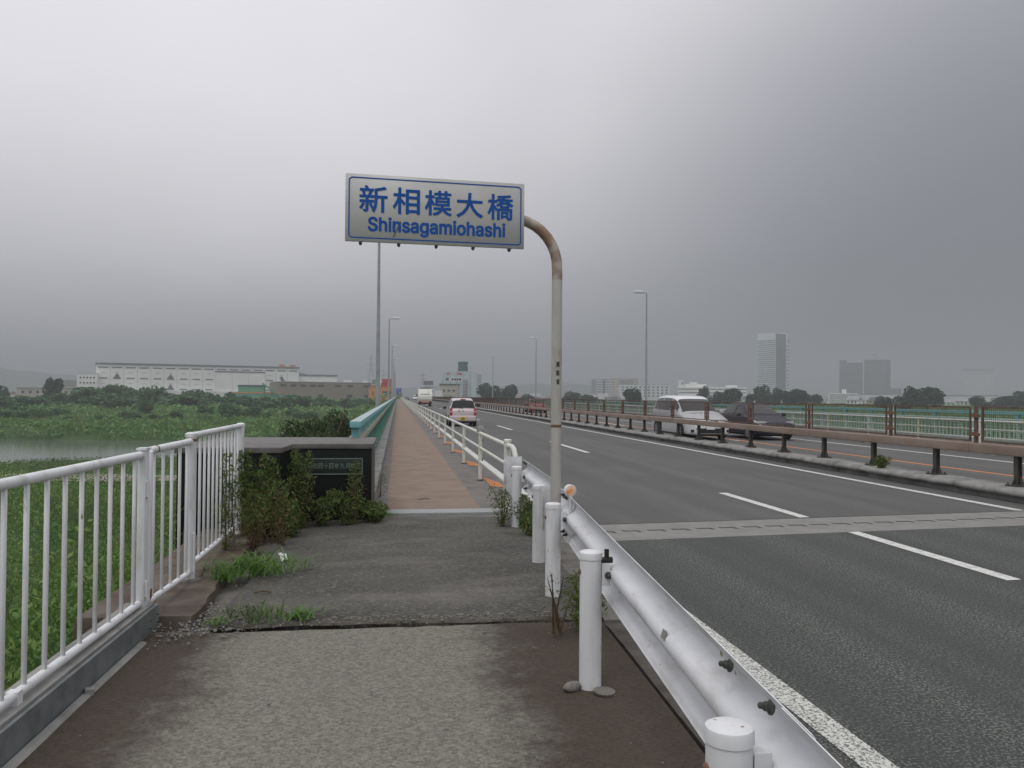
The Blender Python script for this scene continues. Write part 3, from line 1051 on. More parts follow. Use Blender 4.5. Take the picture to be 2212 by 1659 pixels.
link('cover_plate', plate, 'checker_plate', footway)
link('threshold', slab_mesh('threshold', lambda y: -0.28, lambda y: 1.5, 10.2, 10.46, 10, 3, 0.0, 0.006, 0.2, 0.01, 15), 'path_grey', footway)

path = tag(MB().span(-0.30, 1.36, 10.80, BR1, -0.25, 0.0).build('bridge_footpath', 'path_grey'), kind='structure')
link('red_surface', slab_mesh('red_surface', lambda y: -0.13 + 0.012 * (float(vnoise(y * 1.3, 2.0, 5)) - 0.5), lambda y: 1.12 + 0.016 * (float(vnoise(y * 1.7, 7.0, 5)) - 0.5), 10.82, BR1, 3, 300,
                              0.005, 0.0, 0.02, 0.0, 16), 'path_red', path)
# kerb between footpath and carriageway, with orange markings on its top
kerb = tag(MB().span(1.365, 1.93, 10.45, BR1, -0.25, -0.012).build('road_kerb', 'path_grey'), kind='structure')
for k in range(60):
    y = 13.6 + k * 4.15
    sheet('orange_marking', [(1.56, y + 0.1), (1.80, y), (1.78, y + 0.7), (1.60, y + 1.7)], -0.008, 'kerb_orange', kerb)
# left kerb carrying the railing
lk = slab_mesh('parapet_kerb', lambda y: -0.70, lambda y: -0.30 + 0.012 * math.sin(y * 2.1), 10.75, BR1, 4, 420, 0.13, 0.010, 0.7, 0.0, 18)
tag(link('parapet_kerb', lk, 'concrete'), kind='structure')
# far footway and its kerbs
tag(MB().span(17.4, 19.0, 7, BR1, -0.25, 0.03).build('opposite_footpath', 'concrete'), kind='structure')
tag(link('opposite_parapet_kerb', slab_mesh('opposite_parapet_kerb', lambda y: 19.0, lambda y: 19.7, 9.0, BR1, 3, 100, 0.16, 0.01, 0.7, 0.0, 19), 'concrete'),
    kind='structure')

# median kerb: cast concrete, rounded and broken along its top edge
xsec = [(9.87, -0.3), (9.86, -0.06), (9.84, -0.02), (9.755, -0.02), (9.745, 0.03), (9.78, 0.075), (9.86, 0.09), (10.1, 0.095), (10.34, 0.09), (10.41, 0.07), (10.44, 0.03), (10.45, -0.3)]
ysm = np.concatenate([np.arange(2, 45, 0.22), np.arange(45, BR1, 2.0)])
P = np.zeros((len(ysm), len(xsec), 3))
for i, y in enumerate(ysm):
    for j, (x, z) in enumerate(xsec):
        k = 1.0 if 2 < j < 10 else 0.25
        P[i, j] = (x + 0.035 * k * (vnoise(y * 2.3, j * 0.9, 51) - 0.5), y, z + 0.03 * k * (vnoise(y * 3.1, j * 0.7, 52) - 0.5))
mk = grid_mesh('median_kerb', P)
tag(link('median_kerb', mk, 'concrete'), kind='structure')

# ------------------------------------------------------------------ parapet railings (turquoise)
def parapet(x, y0, label, bar, beam):
    t = empty('parapet_railing', (x, y0, 0.13), 0, label, 'railing')
    Lh = BR1 - y0
    s = 1
    m = MB().span(-0.075, 0.075, 0, Lh, 0.925, 1.01)
    link('top_rail', bevel_mesh(m.mesh('top_rail'), 0.008), 'turquoise', t)
    MB().span(-0.073, 0.073, 0.03, Lh, 1.0105, 1.0135).build('rail_top_layer', 'turquoise_top', t)  # thin paler layer over the top face of the rail
    m = MB().span(-0.10, 0.10, 0.05, Lh, 0.71, 0.79)
    link('lower_beam', bevel_mesh(m.mesh('lower_beam'), 0.008), beam, t)
    MB().span(-0.035, 0.035, 0.1, Lh, 0.06, 0.10).build('bottom_rail', bar, t)
    sp = bevel_mesh(MB().span(-0.055, 0.055, -0.06, 0.06, 0.79, 0.925).mesh('spacer'), 0.005)
    ps = MB().box((0, 0, 0.355), (0.09, 0.07, 0.71)).mesh('post')
    k = 0
    y = 0.15
    while y < Lh and k < 190:
        link('spacer', sp, 'turquoise', t, (0, y, 0))
        link('post', ps, bar, t, (0, y, 0))
        y += 2.0
        k += 1
    bl = MB().box((0, 0, 0.40), (0.035, 0.045 if bar == 'rail_pale' else 0.022, 0.62)).mesh('baluster')
    for k in range(300):
        link('baluster', bl, bar, t, (0, 0.33 + k * 0.2, 0))
    m = MB()
    for k in range(300, int(Lh / 0.2) - 2, 2):
        m.box((0, 0.33 + k * 0.2, 0.40), (0.035, 0.03, 0.62))
    tag(m.build('baluster_row', bar, t), kind='stuff')
    return t


parapet(-0.575, 11.5, 'turquoise bridge railing with green balusters left of the red footpath', 'rail_green', 'rail_olive')
parapet(19.35, 9.2, 'turquoise bridge railing on the opposite side, beyond the oncoming lanes', 'rail_pale', 'rail_pale')


# ------------------------------------------------------------------ three-rail white fences beside the footpaths
def pipe_fence(x, y0, y1, zb, pitch, label, hook):
    t = empty('pipe_fence', (x, y0, zb), 0, label, 'fence')
    Lh = y1 - y0
    for z, r in ((0.84, 0.03), (0.58, 0.024), (0.33, 0.024)):
        MB().tube([(0, 0, z), (0, Lh, z)], r, 10).build('rail', 'cream_paint', t, 60)
    pm = MB().lathe([(0.036, -0.03), (0.034, 0.80), (0.034, 0.835)], 12).mesh('post', 40)
    fl = MB().lathe([(0.06, 0.0), (0.06, 0.012), (0.04, 0.02)], 12).mesh('base_flange', 40)
    k = 0
    y = pitch
    while y < Lh:
        p = link('post', pm, 'cream_paint', t, (0, y, 0))
        if y < 60:
            link('base_flange', fl, 'rust', p)
        y += pitch
    m = MB().lathe([(0.05, -0.03), (0.05, 0.88), (0.056, 0.885), (0.056, 0.915), (0.04, 0.925)], 14)
    m.build('end_post', 'cream_paint', t, 40)
    if hook:
        pts = [(0, 0, 0.84), (0.02, -0.32, 0.84), (0.025, -0.44, 0.815), (0.03, -0.52, 0.75), (0.03, -0.55, 0.66), (0.03, -0.55, 0.05)]
        MB().tube(pts, 0.035, 10).build('end_loop', 'cream_paint', t, 60)
    return t


pipe_fence(1.48, 11.0, BR1, 0.0, 3.66, 'long cream three-rail pipe fence between red footpath and carriageway', True)
pipe_fence(17.75, 8.0, BR1, 0.03, 3.0, 'white pipe fence beside the opposite footpath, in front of turquoise railing', False)

# delineator strapped to the fence
t = empty('fence_delineator', (1.50, 14.78, 0), 0, 'weathered grey round delineator strapped to the cream pipe fence', 'reflector')
MB().tube([(0, 0, 0.02), (0, 0, 0.82)], 0.028, 10).build('stake', 'cream_paint', t, 60)
m = MB().lathe([(0.03, -0.02), (0.072, -0.015), (0.075, 0.0), (0.075, 0.035), (0.06, 0.045)], 18)
link('disc', m.mesh('disc', 40), 'concrete', t, (-0.01, 0, 0.91), (R_(90), 0, 0))
for z in (0.70, 0.36):
    MB().lathe([(0.046, z - 0.025), (0.048, z), (0.046, z + 0.025)], 12).build('strap', 'rust', t, 40)
MB().box((0.05, 0, 0.83), (0.05, 0.03, 0.03)).build('clamp', 'dark_bolt', t)

# ------------------------------------------------------------------ lamp posts
lp = empty('street_lamp', (0, 0, 0))
MB().lathe([(0.14, 0), (0.14, 0.03), (0.10, 0.05), (0.095, 1.2), (0.05, 9.0), (0.0505, 9.02)], 12).build('pole', 'lamp_steel', lp, 40)
MB().tube([(0, 0, 8.95), (-0.05, 0, 9.05), (-0.35, 0, 9.1)], 0.035, 8).build('arm', 'lamp_steel', lp, 50)
hm = MB().span(-1.0, -0.30, -0.16, 0.16, 9.03, 9.20).mesh('lamp_head')
hm = bevel_mesh(hm, 0.05, 2)
hd = link('lamp_head', hm, 'lamp_glass', lp)
MB().span(-0.95, -0.35, -0.12, 0.12, 9.015, 9.028).build('diffuser', 'lamp_glass', hd)
first = True


def lamp(x, y, z, flip, label, h=1.0):
    global first
    o = lp if first else copy_tree(lp)
    first = False
    o.location = (x, y, z)
    o.rotation_euler = (0, 0, math.pi if flip else 0)
    o.scale = (1, 1, h)
    tag(o, label, 'street lamp', 'lamps along the bridge')
    return o


ordl = ['nearest grey lamp post on the left railing, its top hidden behind the name sign',
        'second lamp post along the left railing', 'third lamp post along the left railing', 'fourth lamp post along the left railing',
        'fifth lamp post along the left railing', 'sixth lamp post along the left railing', 'seventh lamp post along the left railing']
for k, yy in enumerate((36, 79, 122, 165, 208, 251, 294)):
    lamp(-0.86, yy, -0.2, True, ordl[k], 1.0)
ordr = ['tall grey lamp post behind the white minivan on the opposite side', 'second lamp post along the opposite railing',
        'third lamp post along the opposite railing', 'fourth lamp post along the opposite railing',
        'fifth lamp post along the opposite railing', 'sixth lamp post along the opposite railing']
for k, yy in enumerate((63, 115.5, 169, 222, 275, 328)):
    lamp(19.55, yy, -0.2, False, ordr[k], 1.11)

# ------------------------------------------------------------------ median barrier
MX = 10.12
mb = empty('median_barrier', (MX, 0, 0.092), 0, 'rust-brown crash rail with wire screen panels and dark posts on the median', 'barrier')
pm = MB()
pm.box((0, 0, 0.27), (0.075, 0.012, 0.54))
pm.box((-0.04, 0, 0.27), (0.010, 0.085, 0.54))
pm.box((0.04, 0, 0.27), (0.010, 0.085, 0.54))
ft = MB()
ft.box((0, 0, 0.012), (0.26, 0.26, 0.024))
for sx_, sy_ in ((-1, 0), (1, 0), (0, -1), (0, 1)):
    ft.prism([(0.05, 0.02), (0.125, 0.02), (0.05, 0.17)], -0.008, 0.008, 'y') if False else None
for a in range(4):
    ca, sa = math.cos(a * math.pi / 2), math.sin(a * math.pi / 2)
    pts = [(0.05, -0.006, 0.024), (0.12, -0.006, 0.024), (0.05, -0.006, 0.17), (0.05, 0.006, 0.024), (0.12, 0.006, 0.024), (0.05, 0.006, 0.17)]
    ft.add([(p[0] * ca - p[1] * sa, p[0] * sa + p[1] * ca, p[2]) for p in pts],
           [(0, 1, 2), (3, 5, 4), (0, 3, 4, 1), (1, 4, 5, 2), (2, 5, 3, 0)])
for sx_ in (-0.1, 0.1):
    for sy_ in (-0.1, 0.1):
        ft.lathe([(0.014, 0.024), (0.014, 0.055)], 6, (sx_, sy_, 0))
pmesh, fmesh2 = pm.mesh('post'), ft.mesh('post_foot')
y = 8.1
k = 0
while y < BR1 and k < 185:
    p = link('post', pmesh, 'post_dark', mb, (0.0, y, 0))
    if y < 80:
        link('post_foot', fmesh2, 'post_dark', p)
    y += 2.06
    k += 1
# crash rail: hollow box sections butted at their joints
seg = 8.24
y = 5.0
k = 0
rmesh = bevel_mesh(MB().span(-0.10, 0.10, 0.006, seg - 0.006, 0.0, 0.165).mesh('crash_rail'), 0.02, 3)
rcap = MB().span(-0.085, 0.085, 0.02, seg - 0.02, 0.2355, 0.2375).mesh('rail_top_dust')
while y < BR1 - seg:
    p = link('crash_rail', rmesh, 'rust_rail', mb, (-0.02, y, 0.495))
    y += seg
# screen panels
PW, PH = 3.10, 0.62
fr = MB()
fr.box((0, 0, 0.016), (0.03, PW, 0.032))
fr.box((0, 0, PH - 0.016), (0.03, PW, 0.032))
for s in (-1, 1):
    fr.box((0, s * (PW / 2 - 0.016), PH / 2), (0.031, 0.032, PH - 0.064))
frm = fr.mesh('panel_frame')
wr = MB()
nv = 68
for i in range(nv):
    wr.box((0.003, -PW / 2 + 0.03 + (PW - 0.06) * (i + 0.5) / nv, PH / 2), (0.0045, 0.0045, PH - 0.066))
for j in range(13):
    wr.box((-0.003, 0, 0.03 + (PH - 0.06) * (j + 0.5) / 13), (0.0045, PW - 0.066, 0.0045))
wrm = wr.mesh('wire_mesh')
sp = MB()
sp.box((0, 0, 0.32), (0.05, 0.055, 0.64))
spm = sp.mesh('screen_post')
clm = MB().prism([(-0.10, -0.035), (0.10, -0.035), (0.10, 0.02), (0.05, 0.035), (-0.05, 0.035), (-0.10, 0.02)], -0.0375, -0.0025, 'x').mesh('screen_clamp')
PITCH_ = 3.4
y = 9.8
k = 0
while y < BR1 - 4:
    step = 2.53 if k == 1 else PITCH_
    yc = y + step / 2
    q = link('screen_panel', frm, 'rust_frame', mb, (0, yc, 0.68), None, (1, (step - 0.28) / PW, 1))
    link('wire_mesh', wrm, 'mesh_wire', q)
    p = link('screen_post', spm, 'rust_frame', mb, (0, y, 0.662))
    if y < 90:
        link('screen_clamp', clm, 'rust', p, (0, 0, 0.15))
        link('screen_clamp', clm, 'rust', p, (0, 0, 0.48))
    y += step
    k += 1

# ------------------------------------------------------------------ bridge end pillar of black granite
pl = empty('bridge_pillar', (-1.25, 10.2, 0), 0, 'black granite bridge pillar with bronze date plaque behind tall weeds', 'pillar')
ox, oy = -1.25, 10.2
poly = [(-2.35 - ox, 9.25 - oy), (-1.27 - ox, 9.25 - oy), (-1.24 - ox, 9.98 - oy), (-0.30 - ox, 9.98 - oy), (-0.30 - ox, 11.46 - oy), (-2.35 - ox, 11.46 - oy)]
link('body', bevel_mesh(MB().prism(poly, -0.5, 0.86).mesh('body'), 0.008), 'granite_black', pl)


def grow(pts, d):
    cx = sum(p[0] for p in pts) / len(pts)
    return [(p[0] - d if i in (0, 5) else p[0] + d, p[1] - d if i < 4 else p[1] + d) for i, p in enumerate(pts)]


link('coping', bevel_mesh(MB().prism(grow(poly, 0.02), 0.862, 0.925).mesh('coping'), 0.008), 'granite_top', pl)
pq = link('plaque', bevel_mesh(MB().box((0, 0, 0), (0.66, 0.03, 0.19)).mesh('plaque'), 0.006), 'bronze', pl, (-0.74 - ox, 9.975 - oy, 0.655))
rim = MB()
rim.span(-0.335, 0.335, -0.022, -0.012, 0.085, 0.098).span(-0.335, 0.335, -0.022, -0.012, -0.098, -0.085)
rim.span(-0.337, -0.325, -0.0215, -0.012, -0.084, 0.084).span(0.325, 0.337, -0.0215, -0.012, -0.084, 0.084)
rim.build('plaque_rim', 'bronze_letters', pq)
for k, ch in enumerate('昭和四十四年九月竣工'):
    link('letter', fit_text(ch, 0.052, 0.068, 0.02), 'bronze_letters', pq, (-0.285 + k * 0.0635, -0.019, 0.005), (STAND, 0, 0))

# ------------------------------------------------------------------ white pedestrian railing on the left
FH = 1.15


def post_cap(parent, r, z):
    MB().lathe([(r + 0.006, z - 0.012), (r + 0.006, z + 0.012), (r * 0.6, z + 0.022), (0.004, z + 0.024)], 18).build('cap', 'white_paint', parent, 40)


def baluster_panel(parent, p0, p1, ztop, zbot, n, rt, rb, bw):
    p0, p1 = Vector(p0), Vector(p1)
    d = (p1 - p0)
    a = math.atan2(d.y, d.x)
    MB().tube([(p0.x, p0.y, ztop[0]), (p1.x, p1.y, ztop[1])], rt, 16).build('top_rail', 'white_paint', parent, 60)
    MB().tube([(p0.x, p0.y, zbot[0]), (p1.x, p1.y, zbot[1])], rb, 14).build('bottom_rail', 'white_paint', parent, 60)
    for i in range(n):
        s = (i + 0.5) / n
        q = p0 + d * s
        za, zb = zbot[0] + (zbot[1] - zbot[0]) * s, ztop[0] + (ztop[1] - ztop[0]) * s
        m = bevel_mesh(MB().box((0, 0, (zb - za) / 2), (bw * 1.25, bw, zb - za)).mesh('baluster'), 0.004, 1)
        link('baluster', m, 'white_paint', parent, (q.x, q.y, za), (0, 0, a))


fa = empty('pedestrian_railing', (-1.66, 3.0, 0), 0, 'nearest white tubular railing on the galvanised kick plate, left edge', 'railing')
baluster_panel(fa, (-0.02, -3.3, 0), (0.065, 2.42, 0), (1.13, 1.115), (0.235, 0.185), 28, 0.025, 0.022, 0.019)
po = link('post', bevel_mesh(MB().box((0, 0, 0.57), (0.05, 0.085, 1.15)).mesh('post'), 0.006), 'white_paint', fa, (0.07, 2.47, 0))
MB().box((0, 0, 1.152), (0.062, 0.10, 0.014)).build('cap', 'white_paint', po)
for z in (0.27, 0.90):
    MB().box((0.03, -0.012, z), (0.02, 0.035, 0.10)).lathe([(0.012, z - 0.062), (0.012, z - 0.05)], 8, (0.035, -0.012, 0)).build('hinge_plate', 'white_paint', po)
for yy in (-2.6, -0.9, 0.8):
    MB().box((-0.02 + (yy + 3.3) * 0.0149, yy, 0.10), (0.05, 0.05, 0.24)).build('stub_post', 'white_paint', fa)
# its kick plate and coping
kp = empty('kick_plate', (-1.60, 3.0, 0), 0, 'grey galvanised steel kick plate along the foot of the left railing', 'kick plate')
m = MB()
m.add([(0.0, -3.3, 0.0), (0.085, 2.58, 0.0), (0.085, 2.58, 0.145), (0.0, -3.3, 0.155), (-0.02, -3.3, 0.0), (0.065, 2.58, 0.0), (0.065, 2.58, 0.145), (-0.02, -3.3, 0.155)],
      [(0, 1, 2, 3), (5, 4, 7, 6), (3, 2, 6, 7), (1, 5, 6, 2), (0, 3, 7, 4), (0, 4, 5, 1)])
m.build('plate', 'galvanised', kp)
m = MB()
m.add([(-0.025, -3.3, 0.12), (0.06, 2.56, 0.11), (-0.11, 2.56, 0.11), (-0.20, -3.3, 0.12), (-0.025, -3.3, 0.170), (0.06, 2.56, 0.158), (-0.11, 2.56, 0.158), (-0.20, -3.3, 0.170)],
      [(0, 3, 2, 1), (4, 5, 6, 7), (0, 1, 5, 4), (1, 2, 6, 5), (2, 3, 7, 6), (3, 0, 4, 7)])
m.build('coping', 'concrete', kp)
MB().add([(-0.20, -3.3, -0.3), (-0.03, -3.3, -0.3), (0.055, 2.5, -0.3), (-0.11, 2.5, -0.3), (-0.20, -3.3, 0.119), (-0.03, -3.3, 0.119), (0.055, 2.5, 0.109), (-0.11, 2.5, 0.109)],
         [(0, 3, 2, 1), (4, 5, 6, 7), (0, 1, 5, 4), (1, 2, 6, 5), (2, 3, 7, 6), (3, 0, 4, 7)]).build('base', 'concrete_dark', kp)
m = MB()
m.add([(0.004, -3.3, 0.001), (0.055, -3.3, 0.001), (0.125, 2.2, 0.001), (0.088, 2.2, 0.001), (0.004, -3.3, 0.016), (0.035, -3.3, 0.012), (0.115, 2.2, 0.012), (0.088, 2.2, 0.016)],
      [(0, 3, 2, 1), (4, 5, 6, 7), (0, 1, 5, 4), (1, 2, 6, 5), (2, 3, 7, 6), (3, 0, 4, 7)])
m.build('mortar_fillet', 'concrete', kp)
for yy in (-1.2, 0.3, 1.35):
    MB().box((0.03 + (yy + 3.3) * 0.0145, yy, 0.018), (0.04, 0.05, 0.03), 0.3).build('mortar_lump', 'concrete', kp)
for yy in (2.35, 2.50):
    for zz in (0.05, 0.10):
        link('bolt', MB().lathe([(0.009, 0), (0.007, 0.01)], 8).mesh('bolt'), 'dark_bolt', kp, (0.014 + (yy + 3.3) * 0.01446, yy, zz), (0, R_(90), 0))

fb = empty('pedestrian_railing', (-1.60, 5.6, 0.045), 0, 'short rust-spotted white railing bay between the flat post and round post', 'railing')
baluster_panel(fb, (0.0, 0.02, 0), (0.0, 1.12, 0), (1.085, 1.085), (0.10, 0.06), 5, 0.025, 0.021, 0.019)
link('post', bevel_mesh(MB().box((0, 0, 0.55), (0.05, 0.045, 1.10)).mesh('post'), 0.005), 'white_paint', fb, (0.0, 0.01, -0.02))
MB().lathe([(0.0262, -0.014), (0.0262, 0.014)], 14).build('rust_band', 'rust', fb, loc=(0.0, 0.17, 1.085), rot=(R_(90), 0, 0))
MB().box((0.027, 0.01, 0.16), (0.006, 0.03, 0.06)).build('rust_hole', 'rust', fb)

fc = empty('pedestrian_railing', (-1.60, 6.72, 0.045), 0, 'far white railing bay with closely set bars beside the weeds', 'railing')
baluster_panel(fc, (0.0, 0.05, 0), (-0.03, 2.15, 0), (1.13, 1.13), (0.12, 0.10), 12, 0.025, 0.021, 0.019)
po = link('post', MB().lathe([(0.042, -0.05), (0.042, 1.13)], 20).mesh('post', 40), 'white_paint', fc, (0, 0, 0))
post_cap(po, 0.042, 1.135)
MB().lathe([(0.0425, 1.085), (0.0427, 1.095), (0.0425, 1.105)], 20).build('rust_ring', 'rust', po, 40)
MB().lathe([(0.09, -0.02), (0.085, 0.008), (0.05, 0.015)], 16).build('mortar_collar', 'concrete_dark', po, 40)
MB().box((0.04, -0.03, 0.22), (0.012, 0.03, 0.30)).build('clip', 'white_paint', po)
po = link('post', MB().lathe([(0.040, -0.05), (0.040, 1.13)], 20).mesh('post', 40), 'white_paint', fc, (-0.03, 2.2, 0))
post_cap(po, 0.040, 1.135)

# lower railing down the bank stairs
lo = empty('stair_railing', (-3.9, 6.2, -1.4), 0, 'low white railing down the grassy bank, seen through the near railing', 'railing')
baluster_panel(lo, (-1.9, -0.1, 0), (0.9, 0.35, 0), (0.42, 0.42), (-0.55, -0.55), 16, 0.026, 0.022, 0.022)
for xx in (-1.9, -0.5, 0.9):
    MB().lathe([(0.03, -1.2), (0.03, 0.43)], 12).build('post', 'white_paint', lo, 40, loc=(xx, -0.1 + (xx + 1.9) * 0.1607, 0))

# ------------------------------------------------------------------ guard rail
GP = [(0.81, 1.92), (1.0, 4.16), (1.165, 6.06), (1.275, 7.32), (1.36, 9.3)]
GL = [(0.60, -0.6)] + GP + [(1.37, 9.62)]


def gx_at(y):
    return float(np.interp(y, [p[1] for p in GL], [p[0] for p in GL]))


gr = empty('guard_rail', (1.0, 4.16, 0), 0, 'white steel guard rail on round posts between footway and road', 'guard rail')
WPROF = [(0.112, 0.178), (0.118, 0.170), (0.120, 0.158), (0.128, 0.146), (0.158, 0.124), (0.166, 0.112), (0.166, 0.082), (0.158, 0.068),
         (0.108, 0.036), (0.095, 0.022), (0.092, 0.0), (0.095, -0.022), (0.108, -0.036), (0.158, -0.068), (0.166, -0.082), (0.166, -0.112),
         (0.158, -0.124), (0.128, -0.146), (0.120, -0.158), (0.118, -0.170), (0.112, -0.178)]


def beam(y0, y1, off, name='rail_beam'):
    ysb = np.linspace(y0, y1, max(2, int((y1 - y0) / 0.25)))
    n = len(WPROF)
    V, F = [], []
    for y in ysb:
        x = gx_at(y)
        for (px, pz) in WPROF:
            V.append((x + px + off - 1.0, y - 4.16, 0.585 + pz))
        for (px, pz) in WPROF[::-1]:
            V.append((x + px + off + 0.004 - 1.0, y - 4.16, 0.585 + pz))
    for i in range(len(ysb) - 1):
        for j in range(2 * n):
            a, b_ = i * 2 * n + j, i * 2 * n + (j + 1) % (2 * n)
            F.append((a, b_, b_ + 2 * n, a + 2 * n))
    F.append(tuple(range(2 * n)))
    F.append(tuple(range((len(ysb) - 1) * 2 * n, len(ysb) * 2 * n))[::-1])
    return MB().add(V, F).build(name, 'rail_white', gr, 38)


beam(-0.6, 1.86, -0.003)
beam(1.70, 6.45, 0.003)
beam(6.05, 9.62, -0.003)
for k, (x, y) in enumerate(GP):
    h = 0.70
    p = link('post', MB().lathe([(0.057, -0.15), (0.057, h - 0.02)], 24).mesh('post', 40), 'white_paint', gr, (x - 1.0, y - 4.16, 0))
    MB().lathe([(0.0605, h - 0.035), (0.0605, h - 0.008), (0.058, h), (0.045, h + 0.006), (0.004, h + 0.009)], 24).build('cap', 'white_paint', p, 40)
    bm_ = MB()
    bm_.box((0.075, 0.0, 0.585), (0.045, 0.055, 0.10))
    br = link('bracket', bevel_mesh(bm_.mesh('bracket'), 0.006), 'white_paint', p)
    MB().span(0.05, 0.094, -0.036, -0.031, 0.53, 0.645).build('bracket_flange', 'white_paint', p)
    link('bolt', MB().lathe([(0.018, 0), (0.018, 0.006), (0.011, 0.008), (0.011, 0.028), (0.006, 0.032)], 10).mesh('bolt', 40), 'dark_bolt', p, (0.082, -0.038, 0.585), (R_(90), 0, 0))
    link('side_bolt', MB().lathe([(0.015, 0), (0.015, 0.006), (0.009, 0.01)], 10).mesh('side_bolt', 40), 'rust', p, (-0.055, 0.0, 0.60), (0, R_(-90), 0))
blt = MB().lathe([(0.020, 0), (0.020, 0.004), (0.015, 0.007), (0.0125, 0.008), (0.0125, 0.019), (0.0085, 0.021), (0.0085, 0.033), (0.005, 0.036)], 12).mesh('splice_bolt', 40)
for (yy, zz) in ((1.96, 0.725), (2.28, 0.725), (1.96, 0.445), (2.28, 0.445), (6.20, 0.725), (6.36, 0.725), (6.20, 0.445), (6.36, 0.445), (9.38, 0.725), (9.50, 0.725), (9.38, 0.445)):
    link('splice_bolt', blt, 'dark_bolt', gr, (gx_at(yy) + 0.125 - 1.0, yy - 4.16, zz), (0, R_(-78 if zz > 0.6 else -102), 0))
MB().tube([(0, 0, 0), (0, 0.0, 0.05)], 0.013, 8).tube([(-0.03, 0, -0.005), (0.03, 0.0, -0.005)], 0.016, 8).build(
    'clamp', 'black_rubber', gr, 50, loc=(gx_at(4.2) + 0.075 - 1.0, 4.16 - 4.16 - 0.02, 0.665))
# scraped patch of paint
MB().add([(0, 0, 0), (0, 0.05, 0.0), (0.012, 0.055, 0.03), (0.012, 0.0, 0.032)], [(0, 1, 2, 3)]).build(
    'paint_scrape', 'concrete', gr, loc=(gx_at(2.95) + 0.0935 - 1.0, 2.95 - 4.16, 0.598))


def wing(x0, x1, z0, z1, y, name):
    """bent end plate with rounded upper corners"""
    r = 0.05
    pts = [(x0, z0 + 0.03), (x0 + 0.02, z0), (x1, z0 + 0.10), (x1, z1)]
    for a in (90, 112, 135, 158, 180):
        pts.append((x0 + r + r * math.cos(R_(a)), z1 - r + r * math.sin(R_(a))))
    m = MB().prism([(p[0] - 1.0, p[1]) for p in pts], y - 4.16, y - 4.16 + 0.006, 'y')
    m.prism([(p[0] - 1.0, p[1]) for p in [(x0, z0 + 0.03), (x0 + 0.007, z0 + 0.03), (x0 + 0.007, z1 - r), (x0, z1 - r)]], y - 4.16 - 0.03, y - 4.16 - 0.001, 'y')
    m.build(name, 'rail_white', gr)


wing(1.245, 1.40, 0.33, 0.735, 7.02, 'end_plate')
wing(1.235, 1.45, 0.30, 0.80, 9.50, 'end_plate')

# delineator on the guard rail
t = empty('delineator', (1.29, 6.02, 0.66), 0, 'round orange and white reflector clipped to the guard rail by the sign pole', 'reflector')
MB().tube([(0, 0.0, -0.02), (0.0, 0, 0.03), (0.0, 0, 0.10)], 0.012, 8).build('bracket', 'white_paint', t, 50)
link('housing', MB().lathe([(0.035, -0.035), (0.046, -0.03), (0.046, 0.0), (0.040, 0.004)], 20).mesh('housing', 40), 'white_paint', t, (0, 0, 0.14), (R_(90), 0, 0.2))
link('lens', MB().lathe([(0.040, 0.0), (0.039, 0.006), (0.02, 0.010)], 20).mesh('lens', 40), 'reflector_orange', t, (0.0, -0.004, 0.14), (R_(90), 0, 0.2))

# stone and discarded lid by the second post
t = empty('loose_stone', (0.90, 4.12, 0), 0, 'rough grey stone lying against the foot of the guard rail post', 'stone')


def rock_mesh(name, seed, s):
    bm = bmesh.new()
    bmesh.ops.create_icosphere(bm, subdivisions=2, radius=1)
    r = random.Random(seed)
    for v in bm.verts:
        k = 0.75 + 0.5 * float(vnoise(v.co.x * 2 + seed, v.co.y * 2 + v.co.z, seed))
        v.co = Vector((v.co.x * s[0] * k, v.co.y * s[1] * k, v.co.z * s[2] * k))
    me = bpy.data.meshes.new(name)
    bm.to_mesh(me)
    bm.free()
    return me


link('stone', rock_mesh('stone', 4, (0.06, 0.03, 0.03)), 'stone_chip', t, (0, 0, 0.018), (0, 0.1, 0.5))
t = empty('metal_lid', (1.05, 4.06, 0), 0, 'dark flat round lid on the ground beside the guard rail post', 'lid')
MB().lathe([(0.052, 0.0), (0.055, 0.004), (0.055, 0.012), (0.045, 0.016)], 20).build('lid', 'concrete_dark', t, 40, loc=(0, 0, 0.006), rot=(0.05, 0.03, 0))

# ------------------------------------------------------------------ bridge name sign
sg = empty('bridge_name_sign', (1.235, 6.33, 0), 0, 'white bridge name sign with blue lettering on a rust-stained pole', 'sign')
zc_ = 2.835
pts = [(0, 0, -0.1), (0, 0, 1.2), (0, 0, 2.49)]
for a in range(10, 91, 10):
    pts.append((-0.36 + 0.36 * math.cos(R_(a)), -0.02 * a / 90, 2.51 + 0.38 * math.sin(R_(a))))
low = pts[:3]
MB().tube([(0, 0, -0.1), (0, 0, 0.9), (0, 0, 2.42)], 0.0415, 20).build('pole', 'pole_paint', sg, 60)
MB().tube([(0, 0, 2.42)] + pts[2:] + [(-0.60, -0.03, 2.89), (-1.45, -0.09, 2.89)], 0.0415, 20).build('arm', 'pole_rust', sg, 60)
MB().lathe([(0.0425, 0), (0.043, 0.01), (0.0425, 0.022)], 18).build('rust_ring', 'rust', sg, 40, loc=(0, 0, 1.262))
SW, SH = 1.345, 0.500
pnl = empty('panel_group', (0, 0, 0))
bpy.data.objects.remove(pnl)
sc = Vector((0.965 - 1.235 - SW / 2 - 0.016, 6.20 - 6.33 - 0.045, 2.79 + 0.093))
psi = math.atan2(0.093, 1.317)
pan = link('panel', bevel_mesh(MB().box((0, 0, 0), (SW, 0.022, SH)).mesh('panel'), 0.003, 1), 'sign_face', sg, sc, (0, 0, psi))
MB().span(-SW / 2 + 0.01, SW / 2 - 0.01, 0.0115, 0.02, -SH / 2 + 0.01, SH / 2 - 0.01).build('backing_sheet', 'sign_back', pan)
# blue border line with rounded corners


